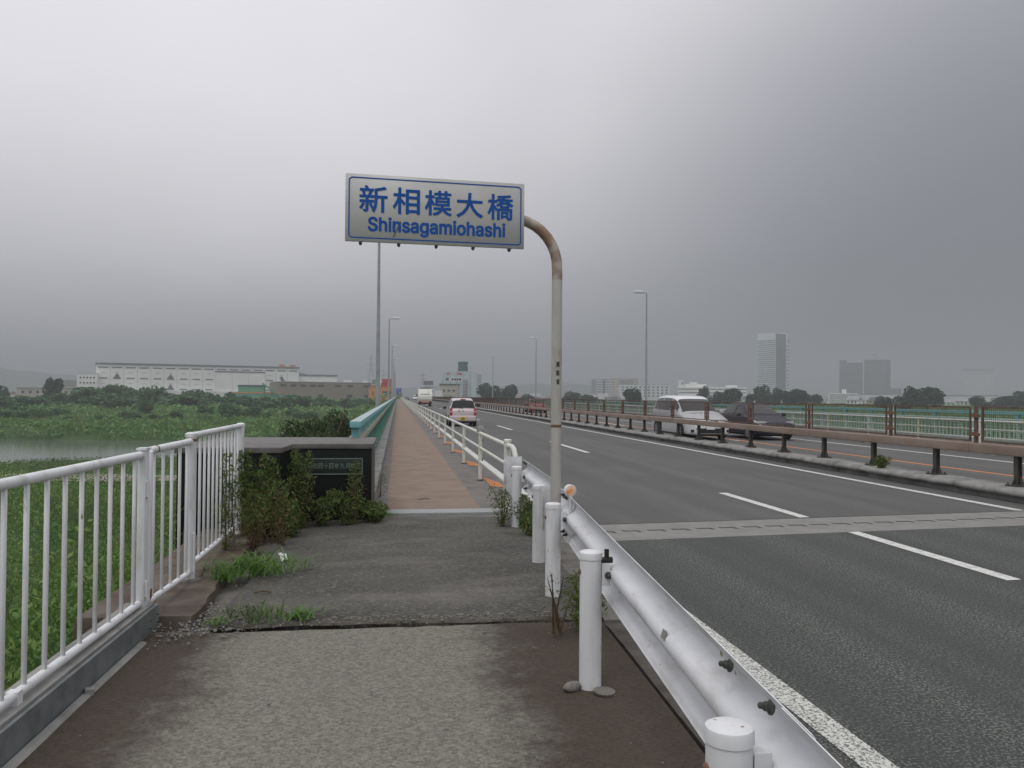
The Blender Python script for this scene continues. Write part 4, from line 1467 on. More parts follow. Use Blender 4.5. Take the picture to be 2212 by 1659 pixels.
def border(wd, hh, r, th):
    out = []
    for sx_, sz, a0 in ((1, 1, 0), (-1, 1, 90), (-1, -1, 180), (1, -1, 270)):
        for a in range(0, 91, 15):
            out.append((sx_ * (wd / 2 - r) + r * math.cos(R_(a0 + a)), sz * (hh / 2 - r) + r * math.sin(R_(a0 + a))))
    inn = []
    ri = r - th
    for sx_, sz, a0 in ((1, 1, 0), (-1, 1, 90), (-1, -1, 180), (1, -1, 270)):
        for a in range(0, 91, 15):
            inn.append((sx_ * (wd / 2 - r) + ri * math.cos(R_(a0 + a)), sz * (hh / 2 - r) + ri * math.sin(R_(a0 + a))))
    n = len(out)
    V = [(p[0], -0.0125, p[1]) for p in out] + [(p[0], -0.0125, p[1]) for p in inn]
    return MB().add(V, [(i, (i + 1) % n, n + (i + 1) % n, n + i) for i in range(n)])


border(SW - 0.045, SH - 0.048, 0.03, 0.009).build('border', 'sign_blue', pan)
for k, (ch, s, wd, hh) in enumerate((('新', 0.142, 0.207, 0.199), ('相', 0.322, 0.202, 0.200), ('模', 0.4997, 0.204, 0.190), ('大', 0.6765, 0.204, 0.190), ('橋', 0.853, 0.200, 0.198))):
    link('kanji', fit_text(ch, wd, hh, 0.018), 'sign_blue', pan, ((s - 0.5) * SW + 0.012, -0.0130, 0.068 - 0.002 * k), (STAND, 0, 0))
link('romaji', fit_text('Shinsagamiohashi', 1.035, 0.139, 0.034), 'sign_blue', pan, (0.008, -0.0130, -0.130), (STAND, 0, 0))
for s in (-0.56, -0.28, 0.0, 0.28, 0.56):
    MB().box((s, 0.01, -SH / 2 - 0.008), (0.024, 0.03, 0.014)).lathe([(0.008, -SH / 2 - 0.024), (0.008, -SH / 2 - 0.012)], 8, (s, 0.01, 0)).build('clip_bolt', 'dark_bolt', pan)
MB().add([(-0.328, -0.0134, -0.205), (-0.318, -0.0134, -0.21), (-0.262, -0.0134, -0.10), (-0.27, -0.0134, -0.085)], [(0, 1, 2, 3)]).build('scratch', 'granite_top', pan)
MB().add([(0.205, -0.0134, -0.155), (0.213, -0.0134, -0.15), (0.226, -0.0134, -0.125), (0.216, -0.0134, -0.128)], [(0, 1, 2, 3)]).build('scratch', 'granite_top', pan)
# weathered ministry sticker on the pole
stk = MB()
for i in range(7):
    a = R_(-90 - 26 + 52 * i / 6 + 5)
    stk.v += [(0.0421 * math.cos(a), 0.0421 * math.sin(a), 1.545), (0.0421 * math.cos(a), 0.0421 * math.sin(a), 1.80)]
stk.f += [(2 * i, 2 * i + 2, 2 * i + 3, 2 * i + 1) for i in range(6)]
stk.build('sticker', 'pole_paint', sg)
for k, ch in enumerate('建設省'):
    me = fit_text(ch, 0.030, 0.045, 0.03)
    co = np.zeros(len(me.vertices) * 3, dtype=np.float32)
    me.vertices.foreach_get('co', co)
    co = co.reshape(-1, 3)
    a = -math.pi / 2 + co[:, 0] / 0.043 + 0.09
    co2 = np.stack([0.0428 * np.cos(a), 0.0428 * np.sin(a), co[:, 1] + 1.757 - k * 0.068], -1)
    me.vertices.foreach_set('co', co2.ravel().astype(np.float32))
    me.update()
    link('sticker_letter', me, 'sticker_black', sg)

# ------------------------------------------------------------------ vehicles
def catmull(P, n):
    """P (k, ...) -> smooth interpolation with n steps between controls"""
    P = np.asarray(P, float)
    k = len(P)
    out = []
    for i in range(k - 1):
        p0, p1, p2, p3 = P[max(i - 1, 0)], P[i], P[i + 1], P[min(i + 2, k - 1)]
        for s in np.arange(n) / n:
            m1, m2 = (p2 - p0) * 0.35, (p3 - p1) * 0.35
            h00, h10, h01, h11 = 2 * s**3 - 3 * s**2 + 1, s**3 - 2 * s**2 + s, -2 * s**3 + 3 * s**2, s**3 - s**2
            out.append(h00 * p1 + h10 * m1 + h01 * p2 + h11 * m2)
    out.append(P[-1])
    return np.array(out)


NS = 4


class Car:
    """stations run from front (y = 0) to rear; each is (y, zbottom, half width, zbelt, top half width, ztop)"""

    def __init__(self, root, st, paint):
        self.root = root
        C = []
        for (y, zb, hw, zbelt, tw, zt) in st:
            zm = zb + (zbelt - zb) * 0.5
            C.append([(hw * 0.72, y, zb), (hw * 0.97, y, zb + 0.05), (hw, y, zm), (hw * 0.975, y, zbelt), (tw, y, zt - 0.07 * min(1, (zt - zbelt) / 0.2 + 0.3)),
                      (tw * 0.72, y, zt), (0, y, zt + 0.012)])
        C = np.array(C)
        S = catmull(C, NS)
        S = np.swapaxes(catmull(np.swapaxes(S, 0, 1), NS), 0, 1)          # (stations, profile, 3)
        mir = S[:, :-1][:, ::-1].copy()
        mir[:, :, 0] *= -1
        S = np.concatenate([S, mir], 1)
        self.S = S
        self.np_ = S.shape[1]
        m = MB()
        a, b_ = S.shape[:2]
        V = S.reshape(-1, 3)
        F = [(i * b_ + j, i * b_ + j + 1, (i + 1) * b_ + j + 1, (i + 1) * b_ + j) for i in range(a - 1) for j in range(b_ - 1)]
        F.append(tuple(range(b_)))
        F.append(tuple((a - 1) * b_ + j for j in range(b_))[::-1])
        m.add(V, F)
        me = m.mesh('body', 35)
        self.body = link('body', me, paint, root)

    def patch(self, name, i0, i1, j0, j1, mat, off=0.008, inset=0.0):
        """a panel that follows the body between control stations i0..i1 and profile controls j0..j1 (7+ = mirrored side)"""
        S = self.S
        I = np.linspace(i0 * NS, i1 * NS, max(3, int((i1 - i0) * NS) + 1))
        J = np.linspace(j0 * NS, j1 * NS, max(3, int((j1 - j0) * NS) + 1))

        def samp(A, i, j):
            a, b_ = int(min(i, A.shape[0] - 2)), int(min(j, A.shape[1] - 2))
            fi, fj = i - a, j - b_
            return (A[a, b_] * (1 - fi) + A[a + 1, b_] * fi) * (1 - fj) + (A[a, b_ + 1] * (1 - fi) + A[a + 1, b_ + 1] * fi) * fj
        G = np.array([[samp(S, i, j) for j in J] for i in I])
        c = S.reshape(-1, 3).mean(0)
        nr = np.cross(np.gradient(G, axis=0), np.gradient(G, axis=1))
        nr /= np.linalg.norm(nr, axis=2)[:, :, None] + 1e-9
        if ((G - c) * nr).sum() < 0:
            nr = -nr
        G = G + nr * off
        me = grid_mesh(name, G)
        return link(name, me, mat, self.root)


def wheel(root, x, y, r, wd, side):
    t = link('wheel', None, None, root, (x, y, r)) if False else bpy.data.objects.new('wheel', None)
    if t.name not in COL.objects:
        COL.objects.link(t)
    t.parent = root
    t.location = (x, y, r)
    t.rotation_euler = (0, R_(90) * side, 0)
    MB().lathe([(r * 0.62, -wd / 2), (r * 0.92, -wd / 2), (r, -wd / 2 + 0.03), (r, wd / 2 - 0.03), (r * 0.92, wd / 2), (r * 0.62, wd / 2 + 0.002)], 24).build('tyre', 'tyre', t, 40)
    m = MB()
    m.lathe([(r * 0.2, wd / 2 - 0.012), (r * 0.2, wd / 2 + 0.012)], 12)
    for k in range(7):
        a = 2 * math.pi * k / 7
        m.box((math.cos(a) * r * 0.38, math.sin(a) * r * 0.38, wd / 2), (r * 0.46, r * 0.13, 0.016), a)
    n = 24
    ring = [(r * 0.55, 0), (r * 0.635, 0)]
    for k in range(n):
        a, b_ = 2 * math.pi * k / n, 2 * math.pi * (k + 1) / n
        z = wd / 2 + 0.004
        m.add([(r * .53 * math.cos(a), r * .53 * math.sin(a), z), (r * .635 * math.cos(a), r * .635 * math.sin(a), z + 0.004),
               (r * .635 * math.cos(b_), r * .635 * math.sin(b_), z + 0.004), (r * .53 * math.cos(b_), r * .53 * math.sin(b_), z)], [(0, 1, 2, 3)])
    m.build('rim', 'rim', t)
    return t


def arch(root, x, y, r, side):
    """flat black plate painted in for the shaded gap of the open wheel well"""
    n = 16
    pts = [(y + r * math.cos(math.pi * k / n), r * 0.88 + r * math.sin(math.pi * k / n)) for k in range(n + 1)]
    pts += [(y - r * 0.95, 0.2), (y + r * 0.95, 0.2)]
    MB().prism(pts, x, x + 0.02 * side, 'x').build('wheel_gap_shade', 'trim_black', root)


def mirror(root, x, y, z, s, mat):
    bm_ = bevel_mesh(MB().box((0, 0, 0), (0.17, 0.11, 0.13)).mesh('door_mirror'), 0.035, 2)
    link('door_mirror', bm_, mat, root, (x + s * 0.12, y, z))


# --- pink kei hatchback seen from behind, driving away (rear towards -y after turning)
t = empty('hatchback', (3.52, 44.3, ROADZ), math.pi, 'pale pink small hatchback driving away in the near lane', 'car')
# built nose at y = 0, tail at y = 3.39; turned by pi so its tail is nearest to us; origin is moved so that the tail sits at y = 44.3
t.location = (3.52, 47.7, ROADZ)
c = Car(t, [(0.0, 0.30, 0.55, 0.62, 0.50, 0.68), (0.06, 0.22, 0.66, 0.70, 0.62, 0.78), (0.45, 0.20, 0.72, 0.86, 0.64, 0.95), (0.80, 0.20, 0.735, 0.93, 0.62, 1.02),
            (1.25, 0.20, 0.738, 0.95, 0.56, 1.48), (1.75, 0.20, 0.738, 0.95, 0.57, 1.535), (2.5, 0.20, 0.738, 0.96, 0.57, 1.53), (3.02, 0.20, 0.735, 0.97, 0.55, 1.49),
            (3.22, 0.22, 0.73, 0.97, 0.55, 1.42), (3.33, 0.25, 0.72, 0.96, 0.66, 0.97), (3.385, 0.27, 0.70, 0.84, 0.66, 0.86), (3.40, 0.30, 0.66, 0.78, 0.62, 0.80)], 'car_pink')
c.patch('windscreen', 3.1, 3.9, 4.25, 7.75, 'car_glass')
c.patch('rear_window', 8.04, 8.93, 4.0, 8.0, 'car_glass', 0.014)
c.patch('side_window', 4.15, 5.6, 3.25, 3.9, 'car_glass')
c.patch('side_window', 5.7, 7.2, 3.25, 3.9, 'car_glass')
c.patch('side_window', 4.15, 5.6, 8.1, 8.75, 'car_glass')
c.patch('side_window', 5.7, 7.2, 8.1, 8.75, 'car_glass')
for s in (-1, 1):
    link('tail_light', bevel_mesh(MB().box((0, 0, 0), (0.13, 0.14, 0.40)).mesh('tail_light'), 0.03, 2), 'tail_red', t, (s * 0.65, 3.365, 0.80))
    MB().box((s * 0.65, 3.437, 0.80), (0.085, 0.006, 0.08)).build('reverse_lens', 'head_lamp', t)
    mirror(t, s * 0.73, 0.95, 0.98, s, 'trim_black')
    for yy in (0.62, 2.85):
        arch(t, s * 0.735, yy, 0.33, s)
        wheel(t, s * 0.675, yy, 0.27, 0.16, s)
    link('head_light', bevel_mesh(MB().box((0, 0, 0), (0.22, 0.2, 0.16)).mesh('head_light'), 0.04, 2), 'head_lamp', t, (s * 0.52, 0.13, 0.68))
bp_ = bevel_mesh(MB().box((0, 0, 0), (1.42, 0.16, 0.30)).mesh('rear_bumper'), 0.05, 3)
link('rear_bumper', bp_, 'car_pink', t, (0, 3.365, 0.43))
MB().box((0, 3.37, 0.255), (1.2, 0.10, 0.07)).build('bumper_skirt', 'trim_black', t)
MB().box((0, 3.446, 0.44), (0.50, 0.012, 0.20)).build('plate_recess', 'car_pink', t)
pq = link('number_plate', MB().box((0, 0, 0), (0.33, 0.012, 0.165)).mesh('number_plate'), 'plate_yellow', t, (0, 3.457, 0.435))
MB().span(-0.09, -0.02, 0.0065, 0.008, -0.055, 0.015).span(0.0, 0.05, 0.0065, 0.008, -0.055, 0.015).span(0.06, 0.11, 0.0065, 0.008, -0.055, 0.015).span(-0.06, 0.05, 0.0065, 0.008, 0.035, 0.06).build('plate_marks', 'trim_black', pq)
MB().box((0, 3.235, 1.475), (0.28, 0.06, 0.035)).build('brake_light', 'tail_red', t)
MB().box((0.22, 3.42, 0.86), (0.12, 0.02, 0.03)).build('badge', 'chrome', t)
MB().box((0, 3.425, 0.855), (0.07, 0.012, 0.05)).build('emblem', 'chrome', t)
MB().tube([(0.0, 3.37, 0.98), (0.10, 3.37, 1.0), (0.24, 3.36, 1.03)], 0.012, 6).build('rear_wiper', 'trim_black', t)
MB().tube([(0.0, 3.0, 1.52), (0.0, 3.10, 1.66)], 0.008, 6).build('aerial', 'trim_black', t)
MB().span(-0.55, 0.55, 0.4, 3.2, 0.16, 0.24).build('underside', 'trim_black', t)

# --- refuse truck ahead of it
t = empty('garbage_truck', (4.25, 128.0, ROADZ), 0, 'white garbage collection truck with red hazard board further along the bridge', 'truck')
W2 = 1.05
m = MB().prism([(0.0, 0.62), (-0.30, 0.80), (-0.42, 1.15), (-0.42, 1.62), (-0.25, 1.95), (0.0, 2.45), (0.10, 2.70), (0.3, 2.76), (1.2, 2.76), (1.2, 0.62)], -W2, W2, 'x')
hop = link('hopper', bevel_mesh(m.mesh('hopper'), 0.05, 3), 'truck_white', t)
MB().span(-0.92, 0.92, -0.455, -0.424, 1.12, 1.60).build('hopper_door', 'truck_white', hop)
MB().span(-0.75, 0.75, -0.37, -0.30, 1.93, 1.97).build('hinge_bar', 'trim_black', hop)
MB().span(0.40, 0.62, -0.12, -0.05, 2.20, 2.28).build('beacon', 'trim_black', hop)
link('body', bevel_mesh(MB().span(-W2, W2, 1.22, 4.2, 0.75, 2.82).mesh('body'), 0.10, 3), 'truck_white', t)
MB().span(-0.95, 0.95, 0.25, 1.2, 2.76, 2.84).build('roof_rim', 'trim_black', t)
link('cab', bevel_mesh(MB().span(-0.98, 0.98, 4.35, 6.0, 0.45, 2.25).mesh('cab'), 0.10, 3), 'truck_white', t)
MB().span(-0.85, 0.85, 5.98, 6.02, 1.25, 2.05).build('windscreen', 'car_glass', t)
MB().span(-0.42, 0.42, 0.2, 6.0, 0.45, 0.7).build('chassis', 'trim_black', t)
MB().span(-1.0, 1.0, -0.46, -0.36, 0.42, 0.54).build('rear_bumper', 'trim_black', t)
hz = MB().span(-0.55, 0.55, -0.425, -0.40, 0.62, 0.86).build('hazard_board', 'hazard_red', t)
for k in range(5):
    x = -0.42 + k * 0.21
    MB().add([(x - 0.05, -0.4262, 0.64), (x, -0.4262, 0.64), (x + 0.06, -0.4262, 0.84), (x + 0.01, -0.4262, 0.84)], [(0, 1, 2, 3)]).build('stripe', 'plate_white', hz)
for s in (-1, 1):
    MB().span(s * 0.60, s * 0.95, -0.43, -0.40, 0.60, 0.82).build('tail_light_cluster', 'trim_black', t)
    MB().span(s * 0.70, s * 0.85, -0.436, -0.431, 0.66, 0.76).build('tail_light', 'tail_red', t)
    for yy in (1.1, 4.9):
        wheel(t, s * 0.86, yy, 0.40, 0.30, s)
    MB().box((s * 1.16, 5.7, 1.75), (0.16, 0.12, 0.36)).box((s * 1.05, 5.7, 1.9), (0.2, 0.04, 0.04)).build('wing_mirror', 'trim_black', t)
MB().span(-0.95, 0.95, -0.2, 0.5, 0.35, 0.62).build('skirt', 'trim_black', t)


# --- oncoming silver-white minivan
def oncoming(name, label, x, y, paint, st, glass, wb, wr, hw, detail, cat='car'):
    t = empty(name, (x, y, ROADZ), 0, label, cat)
    c = Car(t, st, paint)
    for (nm, i0, i1, j0, j1) in glass:
        c.patch(nm, i0, i1, j0, j1, 'glass_light' if nm == 'windscreen' else 'car_glass', 0.010)
        if nm == 'side_window':
            c.patch(nm, i0, i1, 12 - j1, 12 - j0, 'car_glass', 0.010)
    for s in (-1, 1):
        for yy in wb:
            arch(t, s * (hw - 0.004), yy, wr * 1.17, s)
            wheel(t, s * (hw - 0.075), yy, wr, 0.20, s)
    detail(t, c)
    MB().span(-hw * 0.8, hw * 0.8, 0.4, wb[1] + 0.4, 0.15, 0.24).build('underside', 'trim_black', t)
    return t


def van_detail(t, c):
    for s in (-1, 1):
        c.patch('head_light', 0.9, 2.5, 2.85 if s > 0 else 8.35, 3.65 if s > 0 else 9.15, 'head_lamp', 0.012)
        mirror(t, s * 0.88, 1.35, 1.10, s, 'car_silver')
        MB().box((s * 0.66, 0.035, 0.36), (0.24, 0.05, 0.10)).build('fog_light_recess', 'trim_black', t)
    MB().prism([(-0.58, 0.46), (0.58, 0.46), (0.46, 0.27), (-0.46, 0.27)], -0.022, 0.05, 'y').build('lower_grille', 'trim_black', t)
    for s in (-1, 1):
        link('head_lamp_unit', bevel_mesh(MB().box((0, 0, 0), (0.34, 0.40, 0.15)).mesh('head_lamp_unit'), 0.05, 2), 'head_lamp', t, (s * 0.64, 0.27, 0.74), (0, 0, -s * 0.5))
    MB().box((0, -0.03, 0.50), (0.33, 0.015, 0.165)).build('number_plate', 'plate_white', t)
    MB().box((0, 0.05, 0.72), (0.62, 0.06, 0.05)).build('upper_grille', 'trim_black', t)
    MB().box((0, -0.005, 0.72), (0.11, 0.03, 0.07)).build('emblem', 'chrome', t)
    MB().tube([(-0.5, 0.95, 1.02), (0.05, 0.98, 1.05)], 0.012, 6).tube([(0.1, 0.95, 1.03), (0.6, 1.0, 1.03)], 0.012, 6).build('wipers', 'trim_black', t)


van_st = [(0.0, 0.24, 0.62, 0.56, 0.55, 0.62), (0.06, 0.20, 0.76, 0.64, 0.70, 0.72), (0.30, 0.19, 0.86, 0.74, 0.76, 0.84), (0.85, 0.19, 0.895, 0.90, 0.78, 1.00),
          (1.05, 0.19, 0.90, 0.95, 0.76, 1.07), (1.95, 0.19, 0.90, 1.00, 0.66, 1.62), (2.5, 0.19, 0.90, 1.01, 0.67, 1.72), (3.4, 0.19, 0.90, 1.03, 0.67, 1.745),
          (4.2, 0.19, 0.895, 1.06, 0.66, 1.71), (4.6, 0.22, 0.88, 1.06, 0.62, 1.62), (4.74, 0.26, 0.84, 0.95, 0.70, 1.02), (4.78, 0.32, 0.78, 0.86, 0.68, 0.90)]
oncoming('minivan', 'silver-white minivan coming towards us behind the median barrier', 12.02, 30.4, 'car_silver', van_st,
         [('windscreen', 4.1, 4.92, 4.15, 7.85), ('side_window', 4.5, 5.6, 3.2, 3.92), ('side_window', 5.7, 7.0, 3.2, 3.92), ('side_window', 7.1, 8.4, 3.2, 3.92)],
         (0.92, 3.85), 0.33, 0.90, van_detail, 'minivan')


def sedan_detail(t, c):
    for s in (-1, 1):
        c.patch('head_light', 0.9, 2.3, 2.9 if s > 0 else 8.3, 3.7 if s > 0 else 9.1, 'head_lamp', 0.012)
        mirror(t, s * 0.84, 1.55, 0.98, s, 'car_navy')
    MB().prism([(-0.46, 0.40), (0.46, 0.40), (0.38, 0.24), (-0.38, 0.24)], -0.022, 0.05, 'y').build('lower_grille', 'trim_black', t)
    for s in (-1, 1):
        link('head_lamp_unit', bevel_mesh(MB().box((0, 0, 0), (0.32, 0.36, 0.14)).mesh('head_lamp_unit'), 0.05, 2), 'head_lamp', t, (s * 0.58, 0.24, 0.68), (0, 0, -s * 0.5))
    MB().box((0, -0.03, 0.46), (0.33, 0.015, 0.165)).build('number_plate', 'plate_white', t)
    MB().box((0, 0.05, 0.64), (0.5, 0.06, 0.05)).build('upper_grille', 'chrome', t)


sed_st = [(0.0, 0.24, 0.58, 0.52, 0.52, 0.58), (0.06, 0.20, 0.72, 0.60, 0.66, 0.68), (0.35, 0.18, 0.82, 0.70, 0.72, 0.78), (1.0, 0.18, 0.85, 0.84, 0.72, 0.93),
          (1.2, 0.18, 0.855, 0.88, 0.70, 0.97), (2.05, 0.18, 0.855, 0.92, 0.56, 1.38), (2.6, 0.18, 0.855, 0.93, 0.57, 1.45), (3.3, 0.18, 0.85, 0.95, 0.56, 1.40),
          (4.0, 0.20, 0.84, 0.98, 0.58, 1.12), (4.25, 0.22, 0.82, 0.98, 0.66, 1.03), (4.38, 0.26, 0.78, 0.88, 0.66, 0.93), (4.42, 0.32, 0.72, 0.80, 0.62, 0.84)]
oncoming('sedan', 'dark navy car coming towards us in the lane beyond the minivan', 14.72, 30.2, 'car_navy', sed_st,
         [('windscreen', 4.1, 4.92, 4.15, 7.85), ('side_window', 4.5, 5.6, 3.2, 3.9), ('side_window', 5.7, 7.0, 3.2, 3.9)],
         (0.9, 3.55), 0.31, 0.855, sedan_detail)


def red_detail(t, c):
    for s in (-1, 1):
        c.patch('head_light', 0.9, 2.3, 2.9 if s > 0 else 8.3, 3.7 if s > 0 else 9.1, 'head_lamp', 0.012)
    MB().prism([(-0.40, 0.36), (0.40, 0.36), (0.34, 0.24), (-0.34, 0.24)], -0.022, 0.05, 'y').build('lower_grille', 'trim_black', t)
    MB().box((0, -0.03, 0.44), (0.33, 0.015, 0.165)).build('number_plate', 'plate_white', t)


oncoming('red_car', 'red car half hidden behind the median screen in the middle distance', 14.2, 82, 'car_red', sed_st,
         [('windscreen', 4.1, 4.92, 4.15, 7.85), ('side_window', 4.5, 5.6, 3.2, 3.9)], (0.9, 3.55), 0.31, 0.855, red_detail)
oncoming('dark_car', 'dark car far along the oncoming lanes behind the median posts', 12.0, 128, 'trim_black', sed_st,
         [('windscreen', 4.1, 4.92, 4.15, 7.85)], (0.9, 3.55), 0.31, 0.855, red_detail)
oncoming('far_car', 'tiny dark car at the far end of the near lanes', 3.4, 300, 'car_navy', sed_st,
         [('windscreen', 4.1, 4.92, 4.15, 7.85)], (0.9, 3.55), 0.31, 0.855, red_detail)
oncoming('far_van', 'tiny white van at the far end of the near lanes', 7.0, 330, 'car_silver', van_st,
         [('windscreen', 4.1, 4.92, 4.15, 7.85)], (0.92, 3.85), 0.33, 0.90, van_detail, 'van')
# blue direction board by the far end of the bridge
t = empty('direction_board', (0.55, 420, ROADZ), 0, 'blue direction board beside the road at the far end of the bridge', 'road sign')
MB().span(-1.45, 1.45, -0.05, 0.05, 1.7, 5.5).build('board', 'guide_blue', t)
MB().span(-1.0, -0.1, -0.062, -0.055, 4.6, 4.75).span(0.2, 0.9, -0.062, -0.055, 3.3, 3.45).build('board_marks', 'b_signwhite', t)
MB().tube([(-1.0, 0.12, 0), (-1.0, 0.12, 5.4)], 0.09, 8).build('post', 'lamp_steel', t)
MB().tube([(1.0, 0.12, 0), (1.0, 0.12, 5.4)], 0.09, 8).build('post', 'lamp_steel', t)

# ------------------------------------------------------------------ buildings beyond the river
def gz(x, y):
    return float(ground_z(x, y))


def bld(name, label, u0, u1, vt, d, depth, rot, wall, cat='building', group=None, skew=None):
    """a block whose front spans u0..u1 at distance d and whose top is seen at vt; local frame: x along the front, -y towards us"""
    p = at((u0 + u1) / 2, 857, d)
    top = at((u0 + u1) / 2, vt, d)[2]
    a = math.atan2(p[1], p[0]) - math.pi / 2 + R_(rot)      # facing the viewer, then turned
    wd = (u1 - u0) * d / FPX / max(0.4, math.cos(R_(rot)))
    zb = gz(p[0], p[1]) - 0.5
    t = empty(name, (p[0], p[1], zb), a, label, cat, group)
    h = top - zb
    MB().span(-wd / 2, wd / 2, 0, depth, 0, h).build('wall', wall, t)
    return t, wd, h


def windows(t, wd, h, cols, rows, x0, x1, z0, z1, ww, wh, mat='b_window', name='window', skip=()):
    me = MB().box((0, 0, 0), (ww, 0.16, wh)).mesh(name)
    for i in range(cols):
        for j in range(rows):
            if (i, j) in skip:
                continue
            x = x0 + (x1 - x0) * ((i + 0.5) / cols)
            z = z0 + (z1 - z0) * ((j + 0.5) / rows)
            link(name, me, mat, t, (x, -0.05, z))


def parapet_roof(t, wd, depth, h, mat, th=0.8, over=0.5):
    MB().span(-wd / 2 - over, wd / 2 + over, -over, depth + over, h, h + th).build('roof', mat, t)


# big white distribution warehouse; its front recedes to the right
pA, pB = at(207, 857, 505), at(645, 857, 560)
wl_ = math.hypot(pB[0] - pA[0], pB[1] - pA[1])
ang = math.atan2(pB[1] - pA[1], pB[0] - pA[0])
zb = -4.0
topA = at(207, 786, 505)[2]
t = empty('warehouse', (pA[0], pA[1], zb), ang, 'long white multi-storey warehouse with rows of dark slits beyond the river', 'warehouse')
h = topA - zb
MB().span(0, wl_, 0, 60, 0, h).build('wall', 'b_white', t)
MB().span(-0.5, wl_ + 0.5, -0.6, 60.5, h, h + 0.9).build('roof', 'b_slit', t)
nb_ = 16
bw_ = wl_ / nb_
slit = MB().box((0, 0, 0), (bw_ * 0.74, 0.2, 0.75)).mesh('slit_window')
slit2 = MB().box((0, 0, 0), (bw_ * 0.30, 0.2, 0.35)).mesh('vent')
jnt = MB().box((0, 0, 0), (0.25, 0.12, h - 1)).mesh('panel_joint')
for i in range(nb_):
    x = (i + 0.5) * bw_
    if i:
        link('panel_joint', jnt, 'b_joint', t, (i * bw_, -0.02, h / 2))
    link('slit_window', slit, 'b_slit', t, (x, -0.05, h - 1.9))
    inset = 9 <= i <= 12
    if not inset and i < 15:
        for z in (h - 8.6, h - 15.2):
            link('slit_window', slit, 'b_slit', t, (x, -0.05, z), None, (0.8, 1, 1))
        for z in (h - 5.0, h - 11.8):
            link('vent', slit2, 'b_joint', t, (x, -0.05, z))
        if i in (1, 5, 14):
            for z in (h - 7.6, h - 14.2):
                MB().prism([(x - 1.9, z - 0.9), (x + 1.9, z - 0.9), (x + 1.2, z + 0.5), (x + 0.3, z + 1.9), (x - 0.3, z + 1.9), (x - 1.2, z + 0.5)], -0.45, -0.1, 'y').build('loading_hood', 'b_darkgrey', t)
MB().span(9 * bw_, 13 * bw_, -3.0, -0.05, 0, h - 3.6).build('stair_block', 'b_white', t)
MB().span(9 * bw_ - 0.3, 13 * bw_ + 0.3, -3.3, -0.1, h - 3.58, h - 2.9).build('stair_block_roof', 'b_slit', t)
for k in (1, 2):
    MB().box(((9 + k * 4 / 3) * bw_, -3.02, (h - 3.6) / 2), (0.2, 0.1, h - 5)).build('panel_joint', 'b_joint', t)
MB().span(0, wl_, -4, -0.15, 0, 7.5).build('lower_storey', 'b_white2', t)
for xx in (wl_ - 10, wl_ - 3):
    MB().span(xx - 1.6, xx + 1.6, 5, 9, h + 0.9, h + 2.6).build('rooftop_unit', 'b_orangeband', t)

t, wd, h = bld('annex_hall', 'lower white hall with dark roof edge attached right of the warehouse', 640, 726, 812, 575, 40, 4, 'b_white')
parapet_roof(t, wd, 40, h, 'b_slit', 0.9)
MB().add([(-wd / 2, -0.2, h + 0.9), (-wd / 2 + 8, -0.2, h + 0.9), (-wd / 2, -0.2, h + 3.2), (-wd / 2, 20, h + 0.9), (-wd / 2 + 8, 20, h + 0.9), (-wd / 2, 20, h + 3.2)],
         [(0, 1, 2), (3, 5, 4), (1, 4, 5, 2), (0, 2, 5, 3)]).build('ramp_roof', 'b_grey', t)
windows(t, wd, h, 6, 1, -wd / 2, wd / 2, h - 6, h - 3, 2.2, 0.8, 'b_joint', 'vent')

t, wd, h = bld('office_block', 'small white three-storey office block left of the warehouse', 168, 207, 807, 498, 20, -4, 'b_white')
windows(t, wd, h, 5, 4, -wd / 2 + 1, wd / 2 - 0.8, h - 13.5, h - 0.8, 0.9, 1.0)
parapet_roof(t, wd, 20, h, 'b_white2', 0.5, 0.2)

t, wd, h = bld('factory', 'flat taupe factory with a row of small dark windows', 604, 802, 826, 455, 45, 9, 'b_taupe')
for xr in (0.06, 0.165, 0.265, 0.365, 0.45, 0.635, 0.765, 0.945):
    MB().box(((xr - 0.5) * wd, -0.05, h - 1.9), (wd * 0.062, 0.16, 1.1)).build('window', 'b_window', t)
for xr in (0.445, 0.76, 0.945):
    MB().box(((xr - 0.5) * wd, -0.05, h - 7.6), (wd * 0.056, 0.16, 1.9)).build('window', 'b_window', t)
    MB().box(((xr - 0.5) * wd, -0.03, h - 8.7), (wd * 0.06, 0.2, 0.2)).build('window_sill', 'b_joint', t)
for xr in (0.37, 0.945):
    MB().box(((xr - 0.5) * wd, -0.05, h - 11.2), (wd * 0.06, 0.16, 1.2)).build('window', 'b_window', t)
MB().span(-wd / 2 - 0.2, wd / 2 + 0.2, -0.25, 45, h, h + 0.35).build('roof', 'b_joint', t)
for xr in (0.02, 0.19, 0.45, 0.74, 0.78, 0.95):
    MB().box(((xr - 0.5) * wd, 6, h + 0.9), (2.2, 2, 1.1)).build('rooftop_unit', 'b_white2', t)

